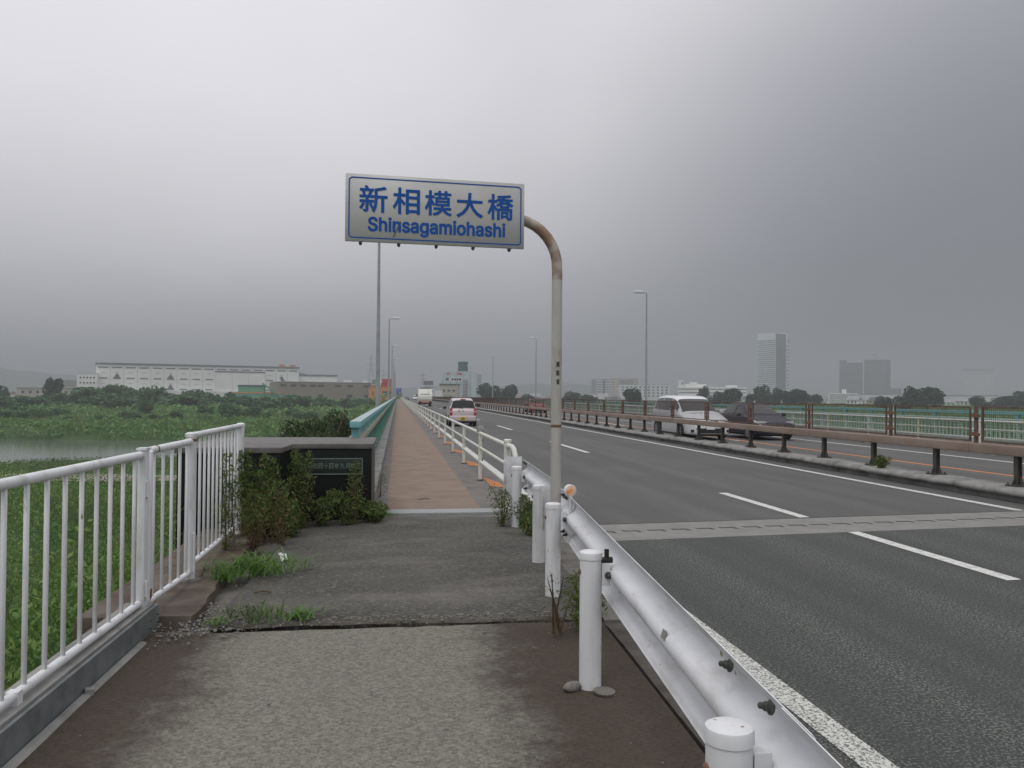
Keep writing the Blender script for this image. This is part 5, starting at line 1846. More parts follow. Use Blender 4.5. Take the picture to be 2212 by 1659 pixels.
t, wd, h = bld('orange_building', 'bright orange three-storey building with red and white signs on its roof', 802, 846, 837, 400, 14, 6, 'b_orange', )
for xr, ww in ((0.09, 0.05), (0.30, 0.06), (0.68, 0.28), (0.92, 0.06)):
    for z in (h - 2.8, h - 7.4):
        MB().box(((xr - 0.5) * wd, -0.05, z), (ww * wd, 0.16, 2.0)).build('window', 'b_window', t)
MB().span(-wd / 2 - 0.15, wd / 2 + 0.15, -0.15, 14.1, h, h + 0.3).build('roof', 'b_orange', t)
MB().span(-wd / 2 + 0.2, -0.3, 0.2, 0.6, h + 0.4, h + 4.4).build('white_sign', 'b_signwhite', t)
MB().span(-wd / 2 + 0.4, -wd / 2 + 2.6, 0.14, 0.2, h + 1.6, h + 4.0).build('sign_marking', 'b_signgreen', t)
MB().span(-wd / 2 + 0.4, -0.6, 0.14, 0.2, h + 0.6, h + 1.2).build('sign_marking', 'b_roofbrown', t)
MB().span(0.3, wd / 2, 0.2, 0.7, h + 0.4, h + 4.2).build('red_sign', 'b_red', t)
MB().span(0.9, wd / 2 - 1.2, 0.12, 0.2, h + 1.4, h + 3.0).build('sign_marking', 'tail_red', t)
MB().span(-wd / 2, wd / 2, 0.75, 1.0, h + 0.3, h + 2.2).build('sign_frame', 'b_darkgrey', t)

# gravel plant: green sheds, orange band and a sloping conveyor
p = at(560, 857, 440)
t = empty('gravel_plant', (p[0], p[1], gz(p[0], p[1]) - 0.3), 0.12, 'green gravel plant with orange band and sloping conveyor', 'plant')
z0_ = t.location[2]
z1_ = at(560, 846, 440)[2] - z0_
MB().span(-13, 11, 0, 10, 0, z1_ - 1.0).build('lower_shed', 'b_green', t)
MB().span(-13.2, 11.2, -0.2, 10.2, z1_ - 0.98, z1_ - 0.2).build('orange_band', 'b_orangeband', t)
MB().span(-11, 3.0, 2, 9, z1_ - 0.19, z1_ + 2.6).build('upper_shed', 'b_green', t)
MB().span(-11.2, 3.2, 1.8, 9.2, z1_ + 2.62, z1_ + 3.6).build('roof', 'b_greendark', t)
MB().box((8.5, -1.2, z1_ - 0.4), (17, 1.1, 0.9), M=Matrix.Rotation(R_(35), 3, 'Y')).build('conveyor', 'b_green', t)
MB().span(2.4, 2.8, -1.4, -1.0, 0, z1_ + 3.6).span(14.0, 14.4, -1.4, -1.0, 0, z1_ - 5).build('conveyor_leg', 'b_greendark', t)

# water-tower building ahead
t, wd, h = bld('pale_blue_plant', 'pale blue-grey plant building carrying a dark green water tank', 955, 1022, 803, 470, 22, -8, 'b_paleblue')
windows(t, wd, h, 4, 1, -wd * 0.21, wd * 0.12, h - 5.4, h - 3.4, 1.2, 1.5)
MB().span(-wd * 0.23, wd * 0.14, -0.12, -0.02, h - 5.7, h - 3.1).build('window_frame', 'b_signwhite', t)
windows(t, wd, h, 1, 1, -wd * 0.40, -wd * 0.28, h - 5.2, h - 3.4, 1.6, 1.4)
MB().span(wd * 0.18, wd * 0.30, -1.2, -0.05, 0, h - 4.5).build('stair_tower', 'b_grey', t)
for k in range(6):
    MB().box((wd * 0.24, -1.26, 2.0 + k * 2.0), (wd * 0.12, 0.1, 0.25)).build('stair_landing', 'b_darkgrey', t)
MB().span(wd * 0.40, wd / 2 + 2.2, -0.3, 22, 0, h - 1.2).build('side_wing', 'b_paleblue', t)
MB().span(-wd * 0.36, -wd * 0.26, -0.12, -0.02, h - 1.6, h - 0.8).build('wall_sign', 'b_red', t)
MB().span(-wd * 0.02, wd * 0.14, -0.12, -0.02, h - 1.7, h - 0.7).build('wall_sign', 'b_red', t)
MB().lathe([(2.9, h), (2.9, h + 5.4), (3.05, h + 5.4), (3.05, h + 5.7), (2.0, h + 6.1)], 20, (wd * 0.12, 6, 0)).build('water_tank', 'b_greendark', t, 40)
MB().span(wd * 0.12 - 3.4, wd * 0.12 + 3.4, 2.5, 9.5, h, h + 0.4).build('tank_base', 'b_grey', t)

t, wd, h = bld('beige_house', 'beige two-storey building in front of the pale blue plant', 950, 989, 831, 440, 12, -5, 'b_beige')
windows(t, wd, h, 3, 2, -wd * 0.4, wd * 0.4, h - 9, h - 1.2, 1.3, 1.0)
MB().span(-wd / 2 - 0.4, wd / 2 + 0.4, -0.5, 12.4, h, h + 0.5).build('roof', 'b_greendark', t)
for xr in (-0.4, 0.05, 0.42):
    MB().tube([(xr * wd, 2, h + 0.5), (xr * wd, 2, h + 2.0)], 0.12, 6).build('vent_pipe', 'b_greendark', t)
MB().box((-wd * 0.55, 1, 3.0), (4, 3, 6)).build('porch', 'b_signwhite', t)

t, wd, h = bld('roadside_shop', 'low pale building under a dark roof sign beside the road ahead', 912, 938, 836, 520, 14, 0, 'b_white2')
MB().add([(-wd / 2 - 0.5, -0.5, h), (wd / 2 + 0.5, -0.5, h), (wd / 2 + 0.5, 14.5, h), (-wd / 2 - 0.5, 14.5, h), (-wd / 2 + 2, 7, h + 2.4), (wd / 2 - 2, 7, h + 2.4)],
         [(0, 1, 5, 4), (1, 2, 5), (2, 3, 4, 5), (3, 0, 4), (0, 3, 2, 1)]).build('roof', 'b_grey', t)
MB().span(-3.0, 3.2, -0.4, 0.2, h + 1.2, h + 3.9).build('roof_sign', 'b_darkgrey', t)
windows(t, wd, h, 3, 1, -wd * 0.4, wd * 0.4, h - 4, h - 1.5, 1.4, 1.2)

# right-hand skyline
t, wd, h = bld('apartment_block', 'grey apartment block with balconies, leftmost of the right-hand skyline', 1283, 1326, 820, 1000, 16, 12, 'b_grey')
for k in range(7):
    MB().span(-wd * 0.42, -wd * 0.05, -0.9, -0.05, h - 2.2 - k * 3.0, h - 1.0 - k * 3.0).build('balcony', 'b_white2', t)
    MB().span(wd * 0.05, wd * 0.45, -0.9, -0.05, h - 2.2 - k * 3.0, h - 1.0 - k * 3.0).build('balcony', 'b_white2', t)
MB().span(-wd * 0.05, wd * 0.05, -0.4, -0.05, 0, h).build('stair_tower', 'b_darkgrey', t)
MB().span(-wd / 2, wd / 2, 0, 16, h, h + 0.6).build('roof', 'b_grey', t)
t, wd, h = bld('apartment_block', 'taupe apartment slab right beside the grey balcony block', 1318, 1368, 818, 1060, 16, -22, 'b_beige')
for k in range(7):
    MB().span(-wd * 0.10, wd * 0.48, -0.9, -0.05, h - 2.2 - k * 3.0, h - 1.0 - k * 3.0).build('balcony', 'b_grey', t)
MB().span(-wd / 2, wd / 2, 0, 16, h, h + 0.6).build('roof', 'b_grey', t)
t, wd, h = bld('school_building', 'long white building with rows of square windows behind the tall lamp', 1339, 1446, 832, 900, 18, 6, 'b_white2')
windows(t, wd, h, 11, 4, -wd / 2 + 1, wd / 2 - 1, h - 13.5, h - 0.6, 2.0, 1.7)
MB().span(-wd / 2, wd / 2, 0, 18, h, h + 0.5).build('roof', 'b_grey', t)
t, wd, h = bld('white_complex', 'white complex with horizontal window bands above the minivan', 1466, 1610, 836, 820, 30, 3, 'b_white')
for z in (h - 2.2, h - 5.6, h - 9.0):
    MB().span(-wd / 2 + 0.5, wd / 2 - 0.5, -0.2, -0.05, z - 0.5, z + 0.5).build('window_band', 'b_slit', t)
MB().span(-wd / 2 + 0.6, -wd / 2 + 5.6, 3, 9, h, h + 6.8).build('roof_tower', 'b_white', t)
MB().span(-wd / 2 + 3.5, -wd / 2 + 5.0, 2.9, 2.98, h + 2, h + 5).build('tower_louvre', 'b_slit', t)
MB().span(-wd / 2 + 7, -wd / 2 + 28, 4, 20, h, h + 3.0).build('roof_storey', 'b_white', t)
MB().span(-wd / 2 + 12, -wd / 2 + 19, 5, 18, h + 3.0, h + 5.0).build('roof_room', 'b_white', t)
MB().span(wd / 2 - 19, wd / 2 - 8, 4, 16, h, h + 1.8).build('roof_room', 'b_white', t)
MB().span(-wd / 2 + 9, wd / 2 - 25, -8, -0.3, 0, 6.5).build('front_wing', 'b_beige', t)

# the tall tower: bright face left, shade of the right face put into its dark grey
p = at(1672, 857, 1250)
t = empty('tower_block', (p[0], p[1], -4), -R_(20), 'tallest pale office tower on the right-hand skyline', 'tower')
H_ = at(1672, 722, 1250)[2] + 4
t.rotation_euler = (0, 0, math.atan2(p[1], p[0]) - math.pi / 2 - R_(40))
s_ = 31.0
MB().span(-s_ * 0.62, s_ * 0.5, -s_ / 2, s_ * 0.40, 0, H_).build('wall', 'b_tower', t)
for k in range(26):
    z = 14 + k * (H_ - 22) / 26
    MB().span(-s_ * 0.62 + 0.6, s_ * 0.5 - 0.6, -s_ / 2 - 0.12, -s_ / 2 - 0.02, z, z + 1.5).build('window_band', 'b_glassblue', t)
MB().span(s_ * 0.5 + 0.01, s_ * 0.5 + 0.35, -s_ / 2 + 0.5, s_ * 0.24, 10, H_ - 0.5).build('shaded_face', 'b_darkgrey', t)
for k in range(15):
    z = 12 + k * (H_ - 24) / 15
    MB().span(s_ * 0.36, s_ * 0.5 + 1.6, s_ * 0.27, s_ * 0.50, z, z + (H_ - 24) / 15 * 0.55).build('balcony', 'b_tower', t)
MB().span(s_ * 0.36, s_ * 0.5 + 0.9, s_ * 0.405, s_ * 0.46, 8, H_ - 9).build('rear_core', 'b_darkgrey', t)
MB().span(-s_ * 0.5, s_ * 0.75, -s_ * 0.8, s_ * 0.6, 0, 7).build('podium', 'b_white2', t)
MB().span(0, s_ * 0.75, -s_ * 0.7, s_ * 0.4, 7.01, 15).build('podium_storey', 'b_grey', t)
MB().span(-s_ * 0.6, s_ * 0.48, -s_ / 2 + 0.3, s_ * 0.38, H_, H_ + 1.0).build('roof', 'b_white2', t)

t, wd, h = bld('dark_tower', 'left of the two dark hazy towers, with horizontal balcony lines', 1815, 1862, 784, 1450, 22, 0, 'b_darkgrey')
for k in range(17):
    z = 4 + k * (h - 6) / 17
    MB().span(-wd * 0.5 + 0.5, wd * 0.5 - 0.3, -1.2, -0.05, z, z + 1.3).build('balcony', 'b_grey', t)
MB().span(-wd / 2, -wd * 0.18, 2, 14, h, h + 5).build('roof_house', 'b_darkgrey', t)
MB().span(-wd / 2, wd / 2, 0, 22, h, h + 0.8).build('roof', 'b_grey', t)
t, wd, h = bld('dark_tower', 'right of the two dark hazy towers, a crane on its roof', 1869, 1921, 779, 1480, 26, 0, 'b_darkgrey')
for k in range(20):
    z = 4 + k * (h - 10) / 20
    MB().span(-wd * 0.5 + 1.5, wd * 0.30, -0.6, -0.05, z, z + 1.2).build('window_band', 'b_grey', t)
MB().span(-wd / 2, wd / 2, -0.3, 26, h, h + 1.5).build('roof', 'b_darkgrey', t)
MB().span(wd * 0.5, wd * 0.5 + 18, 6, 26, 0, h * 0.34).build('low_wing', 'b_darkgrey', t)
cr_ = empty('tower_crane', t.matrix_world @ Vector((0, 0, 0)), 0, 'faint orange crane standing on the right dark tower', 'crane')
cr_.location = Vector(t.location) + Vector((0, 8, h + 1.5))
MB().span(-0.5, 0.5, -0.5, 0.5, 0, 9).build('mast', 'crane_orange', cr_)
MB().tube([(-3, 0, 9), (4, 0, 12), (14, 0, 19)], 0.45, 6).build('jib', 'crane_orange', cr_)
MB().span(-4.5, -1, -0.8, 0.8, 8, 10.5).build('counterweight', 'crane_orange', cr_)
t, wd, h = bld('faint_tower', 'almost invisible flat-topped tower in haze at far right', 2088, 2142, 800, 2500, 40, 4, 'b_tower')
MB().span(-wd / 2 - 4, wd / 2 + 4, -4, 40, h, h + 5.5).build('roof', 'b_darkgrey', t)
windows(t, wd, h, 1, 14, -wd / 2, wd / 2, 4, h - 2, wd * 0.94, 1.6, 'b_grey', 'window_band')

t, wd, h = bld('white_ward', 'white low block with balcony lines in front of the dark towers', 1793, 1850, 850, 780, 18, 5, 'b_white')
for k in range(5):
    MB().span(-wd / 2 + 0.5, wd / 2 - 0.5, -0.2, -0.05, h - 1.8 - k * 1.9, h - 1.0 - k * 1.9).build('window_band', 'b_slit', t)
MB().span(-wd * 0.02, wd * 0.12, 3, 8, h, h + 4.0).build('roof_tower', 'b_white', t)
MB().span(-wd / 2, wd / 2, 0, 18, h + 0.01, h + 0.4).build('roof', 'b_white2', t)
t, wd, h = bld('long_hall', 'long low white hall right of the balcony-lined ward', 1852, 1940, 852, 860, 30, 2, 'b_white2')
windows(t, wd, h, 8, 1, -wd / 2 + 1, wd / 2 - 1, h - 4.5, h - 1.5, 2.5, 0.8, 'b_joint')
MB().span(-wd / 2 - 0.5, wd / 2 + 0.5, -0.5, 30, h, h + 0.5).build('roof', 'b_grey', t)
t, wd, h = bld('long_hall', 'long white hall at far right, behind the big roundish tree', 1975, 2140, 855, 900, 30, -3, 'b_white2')
windows(t, wd, h, 12, 1, -wd / 2 + 1, wd / 2 - 1, h - 4.5, h - 1.5, 2.5, 0.8, 'b_joint')
MB().span(-wd / 2 - 0.5, wd / 2 + 0.5, -0.5, 30, h, h + 0.6).build('roof', 'b_darkgrey', t)
t, wd, h = bld('brown_apartments', 'long brownish apartment row in haze left of the white office block', 130, 200, 822, 900, 16, 4, 'b_taupe')
windows(t, wd, h, 12, 4, -wd / 2 + 1, wd / 2 - 1, h - 13, h - 0.6, 1.4, 1.3, 'b_darkgrey')
MB().span(-wd / 2, wd / 2, 0, 16, h, h + 0.5).build('roof', 'b_grey', t)
t, wd, h = bld('low_workshop', 'low pinkish-white workshop left of the lone dark tree', 48, 176, 838, 520, 18, 3, 'b_beige')
windows(t, wd, h, 9, 1, -wd / 2 + 1, wd / 2 - 1, h - 4.2, h - 1.2, 1.6, 1.6)
MB().span(-wd / 2 - 0.6, wd / 2 + 0.6, -0.6, 18.5, h, h + 0.7).build('roof', 'b_joint', t)

# small far houses
hw_ = MB().span(-4.5, 4.5, 0, 8, 0, 5.2).mesh('wall')
hr_ = MB().add([(-5, -0.6, 5.0), (5, -0.6, 5.0), (5, 8.6, 5.0), (-5, 8.6, 5.0), (-4.6, 4, 7.4), (4.6, 4, 7.4)],
               [(0, 1, 5, 4), (1, 2, 5), (2, 3, 4, 5), (3, 0, 4), (0, 3, 2, 1)]).mesh('roof')
hwn = MB().box((0, -0.03, 0), (1.4, 0.14, 1.1)).mesh('window')


def mesh_copy(me, mat):
    m2 = me.copy()
    m2.materials.append(MAT[mat])
    return m2


walls_ = [mesh_copy(hw_, m) for m in ('b_white', 'b_beige', 'b_white2', 'b_orangeband')]
roofs_ = [mesh_copy(hr_, m) for m in ('b_roof', 'b_roofbrown', 'b_grey', 'b_roof', 'b_grey')]
win_ = mesh_copy(hwn, 'b_window')
rh = random.Random(3)
spots = [(rh.uniform(-40, 130), rh.uniform(640, 1000)) for _ in range(20)] + [(rh.uniform(1040, 1330), rh.uniform(520, 800)) for _ in range(18)] + \
        [(rh.uniform(1330, 2260), rh.uniform(520, 800)) for _ in range(40)]
for (u, d) in spots:
    p = at(u, 857, d)
    o = empty('small_house', (p[0], p[1], gz(p[0], p[1]) - 0.3), math.atan2(p[1], p[0]) - math.pi / 2 + rh.uniform(-0.6, 0.6),
              'small house with pitched roof in the hazy town beyond the river', 'house', 'far small houses')
    sc_ = rh.uniform(0.65, 1.0)
    o.scale = (sc_, sc_, sc_ * rh.uniform(0.9, 1.2))
    link('wall', rh.choice(walls_[:3] + [walls_[0], walls_[2], walls_[2]]), None, o)
    link('roof', rh.choice(roofs_), None, o)
    for x in (-2.6, 0.2, 2.8):
        link('window', win_, None, o, (x, -0.03, 3.6))
        link('window', win_, None, o, (x, -0.03, 1.4))


# transmission pylons
def pylon(u, vt, d, label):
    p = at(u, 857, d)
    zb = gz(p[0], p[1])
    h = at(u, vt, d)[2] - zb
    t = empty('pylon', (p[0], p[1], zb), 0.3, label, 'pylon')
    b0 = h * 0.09
    m = MB()
    lv = [0, 0.18, 0.34, 0.48, 0.6, 0.72, 0.84, 1.0]

    def half(s):
        return b0 * (1 - s) ** 1.2 + 0.5
    for i in range(len(lv) - 1):
        a, b_ = lv[i], lv[i + 1]
        ra, rb = half(a), half(b_)
        ca = [(-ra, -ra), (ra, -ra), (ra, ra), (-ra, ra)]
        cb = [(-rb, -rb), (rb, -rb), (rb, rb), (-rb, rb)]
        for k in range(4):
            A, B = ca[k], cb[k]
            A2, B2 = ca[(k + 1) % 4], cb[(k + 1) % 4]
            m.tube([(A[0], A[1], a * h), (B[0], B[1], b_ * h)], 0.24, 4)
            m.tube([(A[0], A[1], a * h), (B2[0], B2[1], b_ * h)], 0.15, 4)
            m.tube([(A2[0], A2[1], a * h), (B[0], B[1], b_ * h)], 0.15, 4)
    m.build('lattice', 'pylon_steel', t)
    for s in (0.62, 0.76, 0.90):
        MB().tube([(-h * 0.14, 0, s * h), (0, 0, s * h + 1.2), (h * 0.14, 0, s * h)], 0.3, 4).tube([(-h * 0.14, 0, s * h), (h * 0.14, 0, s * h)], 0.2, 4).build('cross_arm', 'pylon_steel', t)


pylon(801, 766, 1500, 'lattice pylon in haze left of the nearest lamp post')
pylon(913, 806, 1500, 'lattice pylon in haze above the garbage truck')
pylon(828, 796, 2000, 'faint lattice pylon between the left lamp posts')

# ------------------------------------------------------------------ trees and bushes
TB = {}
for k in range(4):
    TB['bush', k] = crown_mesh('crown', 100 + k, 1.0, 1.0, 1.5, 1500, 0.20, 12, 0.08)
    TB['bush', k].materials.append(MAT['leaf_bush'])
    TB['pale', k] = crown_mesh('crown', 200 + k, 1.0, 1.0, 1.35, 1400, 0.17, 12, 0.05)
    TB['pale', k].materials.append(MAT['leaf_pale'])
    TB['tree', k] = crown_mesh('crown', 300 + k, 1.0, 1.0, 2.0, 2200, 0.20, 16, 0.22)
    TB['tree', k].materials.append(MAT['leaf_tree'])
    TB['trunk', k] = trunk_mesh('trunk', 400 + k, 1.9, 0.09)
    TB['trunk', k].materials.append(MAT['bark'])
    TB['stem', k] = trunk_mesh('stem', 500 + k, 1.1, 0.06)
    TB['stem', k].materials.append(MAT['bark'])
HT = {'bush': 1.5, 'pale': 1.35, 'tree': 2.0}


def plant(kind, u0, u1, vt, d, label=None, group=None, vb=None, zbase=None):
    """a bush or tree whose crown spans u0..u1 and reaches vt, rooted on the ground d metres off"""
    u = (u0 + u1) / 2
    p = at(u, 857, d)
    top = at(u, vt, d)[2]
    zb = gz(p[0], p[1]) if zbase is None else zbase
    h = max(0.8, top - zb)
    r = (u1 - u0) / 2 * d / FPX
    k = rnd.randrange(4)
    nm = {'bush': 'bush', 'pale': 'shrub', 'tree': 'tree'}[kind]
    o = empty(nm, (p[0], p[1], zb), rnd.uniform(0, 6.28), label, nm, group)
    link('crown', TB[kind, k], None, o, None, None, (r * rnd.uniform(0.85, 1.25), r * rnd.uniform(0.85, 1.25), h / HT[kind] * rnd.uniform(0.92, 1.06)))
    link('trunk', TB['trunk' if kind == 'tree' else 'stem', k], None, o, None, None, (r * 0.8, r * 0.8, h / HT[kind]))
    return o


ORD = ['first', 'second', 'third', 'fourth', 'fifth', 'sixth', 'seventh', 'eighth', 'ninth', 'tenth', 'eleventh', 'twelfth', 'thirteenth', 'fourteenth',
       'fifteenth', 'sixteenth', 'seventeenth', 'eighteenth', 'nineteenth', 'twentieth', 'twenty-first', 'twenty-second', 'twenty-third', 'twenty-fourth']


def row(kind, spots_, text, group):
    for k_, s_ in enumerate(sorted(spots_, key=lambda q: q[0] + q[1])):
        plant(kind, *s_, text % ORD[k_], group)


FB = ('dark green bush on the far river bank', 'bushes on the far bank')
FP = ('pale grey-green shrub on the far river bank', 'pale shrubs on the far bank')
FT = ('round dark green tree in the town beyond the opposite railing', 'trees beyond the opposite railing')
plant('tree', 96, 134, 819, 330, 'lone dark round tree left of the white warehouse')
plant('tree', -30, 22, 832, 330, 'dark tree at the left edge before the hazy hills')
row('bush', ((150, 250, 836, 300), (205, 285, 832, 310), (262, 330, 840, 300), (300, 362, 830, 290), (340, 420, 846, 300), (395, 440, 842, 310), (425, 490, 848, 300), (480, 520, 846, 310),
                        (505, 560, 850, 300), (545, 600, 853, 280), (600, 680, 852, 290), (660, 730, 856, 290), (720, 790, 858, 300), (760, 820, 858, 310), (100, 180, 846, 300), (30, 110, 852, 290), (-40, 50, 852, 280),
                        (180, 300, 846, 275), (350, 470, 852, 270), (560, 660, 858, 260)),
    'dark bush in the back hedge line of the far bank, %s from left', FB[1])
plant('bush', 296, 330, 862, 225, 'compact dark round bush on the open far bank below the warehouse')
row('bush', ((466, 520, 868, 205), (515, 575, 878, 205), (60, 105, 880, 205), (100, 150, 884, 200), (0, 60, 888, 195), (610, 650, 880, 215), (190, 250, 898, 180), (470, 510, 893, 182), (560, 590, 890, 190),
                        (20, 70, 868, 235), (420, 460, 872, 220), (640, 690, 886, 195)),
    'scattered dark bush on the open far bank, %s from the left', FB[1])
row('pale', ((255, 312, 888, 185), (320, 352, 894, 182), (352, 400, 886, 188), (420, 470, 898, 178), (380, 420, 900, 175), (-20, 40, 884, 200), (130, 175, 900, 178)),
    'pale grey-green shrub near the far shore, %s from the left', FP[1])
# near clump beside the bridge
TREE_LABELS = ['leftmost dark tree crown of the clump behind the black pillar', 'second tree crown of the clump behind the black pillar',
               'tallest tree crown of the clump behind the black pillar', 'tree crown of the clump nearest the turquoise railing',
               'lowest tree crown of the clump just above the pillar coping']
for k, (u, vt, d, rr) in enumerate(((655, 887, 33, 1.25), (702, 882, 36, 1.3), (745, 876, 40, 1.5), (786, 884, 45, 1.4), (664, 905, 29, 1.0))):
    p = at(u, 857, d)
    zb = gz(p[0], p[1])
    h = at(u, vt, d)[2] - zb
    o = empty('tree', (p[0], p[1], zb), 0, TREE_LABELS[k], 'tree')
    link('crown', crown_mesh('crown', 700 + k, rr, rr, h, 6500, 0.15, 30, 0.3, 0.6), 'leaf_near', o)
    link('trunk', trunk_mesh('trunk', 720 + k, h, 0.12, 7, 0.16), 'bark', o)
row('tree', ((1032, 1082, 829, 400), (1070, 1126, 833, 410), (1208, 1256, 848, 420), (1345, 1386, 838, 330), (1505, 1533, 835, 400), (1532, 1562, 848, 380), (1555, 1602, 840, 380), (1628, 1668, 834, 400), (1664, 1690, 840, 400),
                        (1688, 1712, 845, 400), (1706, 1746, 840, 390), (1930, 1985, 838, 340), (1968, 2040, 839, 350), (1885, 1932, 856, 350), (2095, 2150, 858, 380), (2150, 2215, 856, 400), (2196, 2250, 845, 420), (1745, 1780, 852, 420),
                        (1250, 1290, 852, 430), (1120, 1160, 852, 440), (1610, 1634, 852, 390), (1440, 1475, 856, 420)),
    'round dark tree above the median screen, %s from the left', FT[1])

# ------------------------------------------------------------------ bank vegetation (nobody could count it)
def scatter(n, xr, yr, keep, hfun, leaf, mat, name, up=0.5, asp=0.4, seed=1):
    r = np.random.default_rng(seed)
    x = r.uniform(*xr, n)
    y = r.uniform(*yr, n)
    m = keep(x, y)
    x, y = x[m], y[m]
    hh = hfun(x, y)
    z = ground_z(x, y) + hh * r.random(len(x)) ** 0.6
    V = leaf_arrays(np.stack([x, y, z], -1), leaf * r.uniform(0.5, 1.4, len(x)), asp, up, r=r)
    tint = np.clip(0.15 + 0.7 * vnoise(x / 1.7 + 40, y / 1.7, seed) + r.normal(0, 0.14, len(x)), 0, 1)
    o = link(name, leaf_mesh(name, V, tint, r), mat)
    return tag(o, kind='stuff')


def mound(x, y, s, a, b_, seed):
    return a + b_ * np.clip(vnoise(x / s, y / s, seed) * 1.5 - 0.3, 0, 1) ** 1.3


land = lambda x, y: (y < shore_near(x) + 0.5) | (y > shore_far(x) - 0.5)
tag(scatter(260000, (-13, -1.95), (2, 24), lambda x, y: (x < -2.0 - 0.02 * y) & (x > -0.62 * y - 3) & (vnoise(x / 0.5, y / 0.5, 91) > 0.22), lambda x, y: mound(x, y, 1.0, 0.05, 1.25, 61), 0.062, 'leaf_bank', 'bank_weeds', 0.4, 0.42, 1),
    'leafy green weeds covering the bank below the white railing', 'weeds')
tag(scatter(150000, (-34, 0.5), (10, 62), lambda x, y: (x > -0.55 * y - 2) & ((x < -2) | (y > 13)) & ~((x > -13) & (y < 23)), lambda x, y: mound(x, y, 1.8, 0.1, 1.7, 62), 0.16, 'leaf_bank', 'bank_weeds', 0.4, 0.42, 2),
    'rough green growth on the bank between the railing and dirt track', 'weeds')
tag(scatter(60000, (-75, 8), (60, 128), lambda x, y: land(x, y) & (np.abs(y - 66 - 0.1 * (x + 20)) > 1.8), lambda x, y: mound(x, y, 4, 0.08, 0.25, 63), 0.26, 'leaf_track', 'shore_grass', 0.5, 0.35, 3),
    'short grass between the dirt track and the near river shore', 'grass')
tag(scatter(120000, (-185, 4), (132, 260), lambda x, y: land(x, y) & (x > -0.62 * y - 15) & (vnoise(x / 9, y / 5, 77) > 0.25), lambda x, y: mound(x, y, 7, 0.3, 1.6, 64), 0.75, 'leaf_far', 'far_bank_growth', 0.4, 0.45, 4),
    'green reeds and scrub covering the far river bank', 'scrub')
tag(scatter(70000, (-330, 2), (240, 430), lambda x, y: (x > -0.66 * y - 20) & (vnoise(x / 14, y / 8, 78) > 0.3), lambda x, y: mound(x, y, 11, 0.4, 3.0, 65), 1.3, 'leaf_far', 'far_bank_growth', 0.3, 0.5, 5),
    'taller scrub along the back of the far bank below the warehouse', 'scrub')
tag(scatter(60000, (22, 420), (120, 480), lambda x, y: land(x, y) & (x < 0.75 * y + 60), lambda x, y: mound(x, y, 9, 0.3, 2.4, 66), 1.2, 'leaf_far', 'plain_scrub', 0.3, 0.5, 6),
    'scrub on the flood plain seen through the opposite railing', 'scrub')


tag(scatter(26000, (-13, -1.95), (2.5, 24), lambda x, y: (x < -2.05 - 0.02 * y) & (x > -0.62 * y - 3) & (vnoise(x / 1.4, y / 1.4, 92) > 0.5), lambda x, y: mound(x, y, 1.3, 0.25, 0.9, 67), 0.42, 'leaf_reed', 'bank_reeds', 1.6, 0.035, 7),
    'long pale grass blades standing among the bank weeds', 'grass')
tag(scatter(22000, (-34, 0.5), (20, 62), lambda x, y: (x > -0.55 * y - 2) & (vnoise(x / 3, y / 3, 93) > 0.5), lambda x, y: mound(x, y, 3, 0.3, 1.3, 68), 0.75, 'leaf_reed', 'bank_reeds', 1.6, 0.04, 8),
    'long pale grass blades on the bank near the dirt track', 'grass')


tag(scatter(45000, (-240, 4), (133, 330), lambda x, y: land(x, y) & (x > -0.64 * y - 18) & (vnoise(x / 8, y / 5, 94) > 0.45), lambda x, y: mound(x, y, 9, 0.6, 1.8, 69), 1.5, 'leaf_reed', 'far_bank_reeds', 1.8, 0.09, 9),
    'pale reeds standing in drifts on the far river bank', 'reeds')


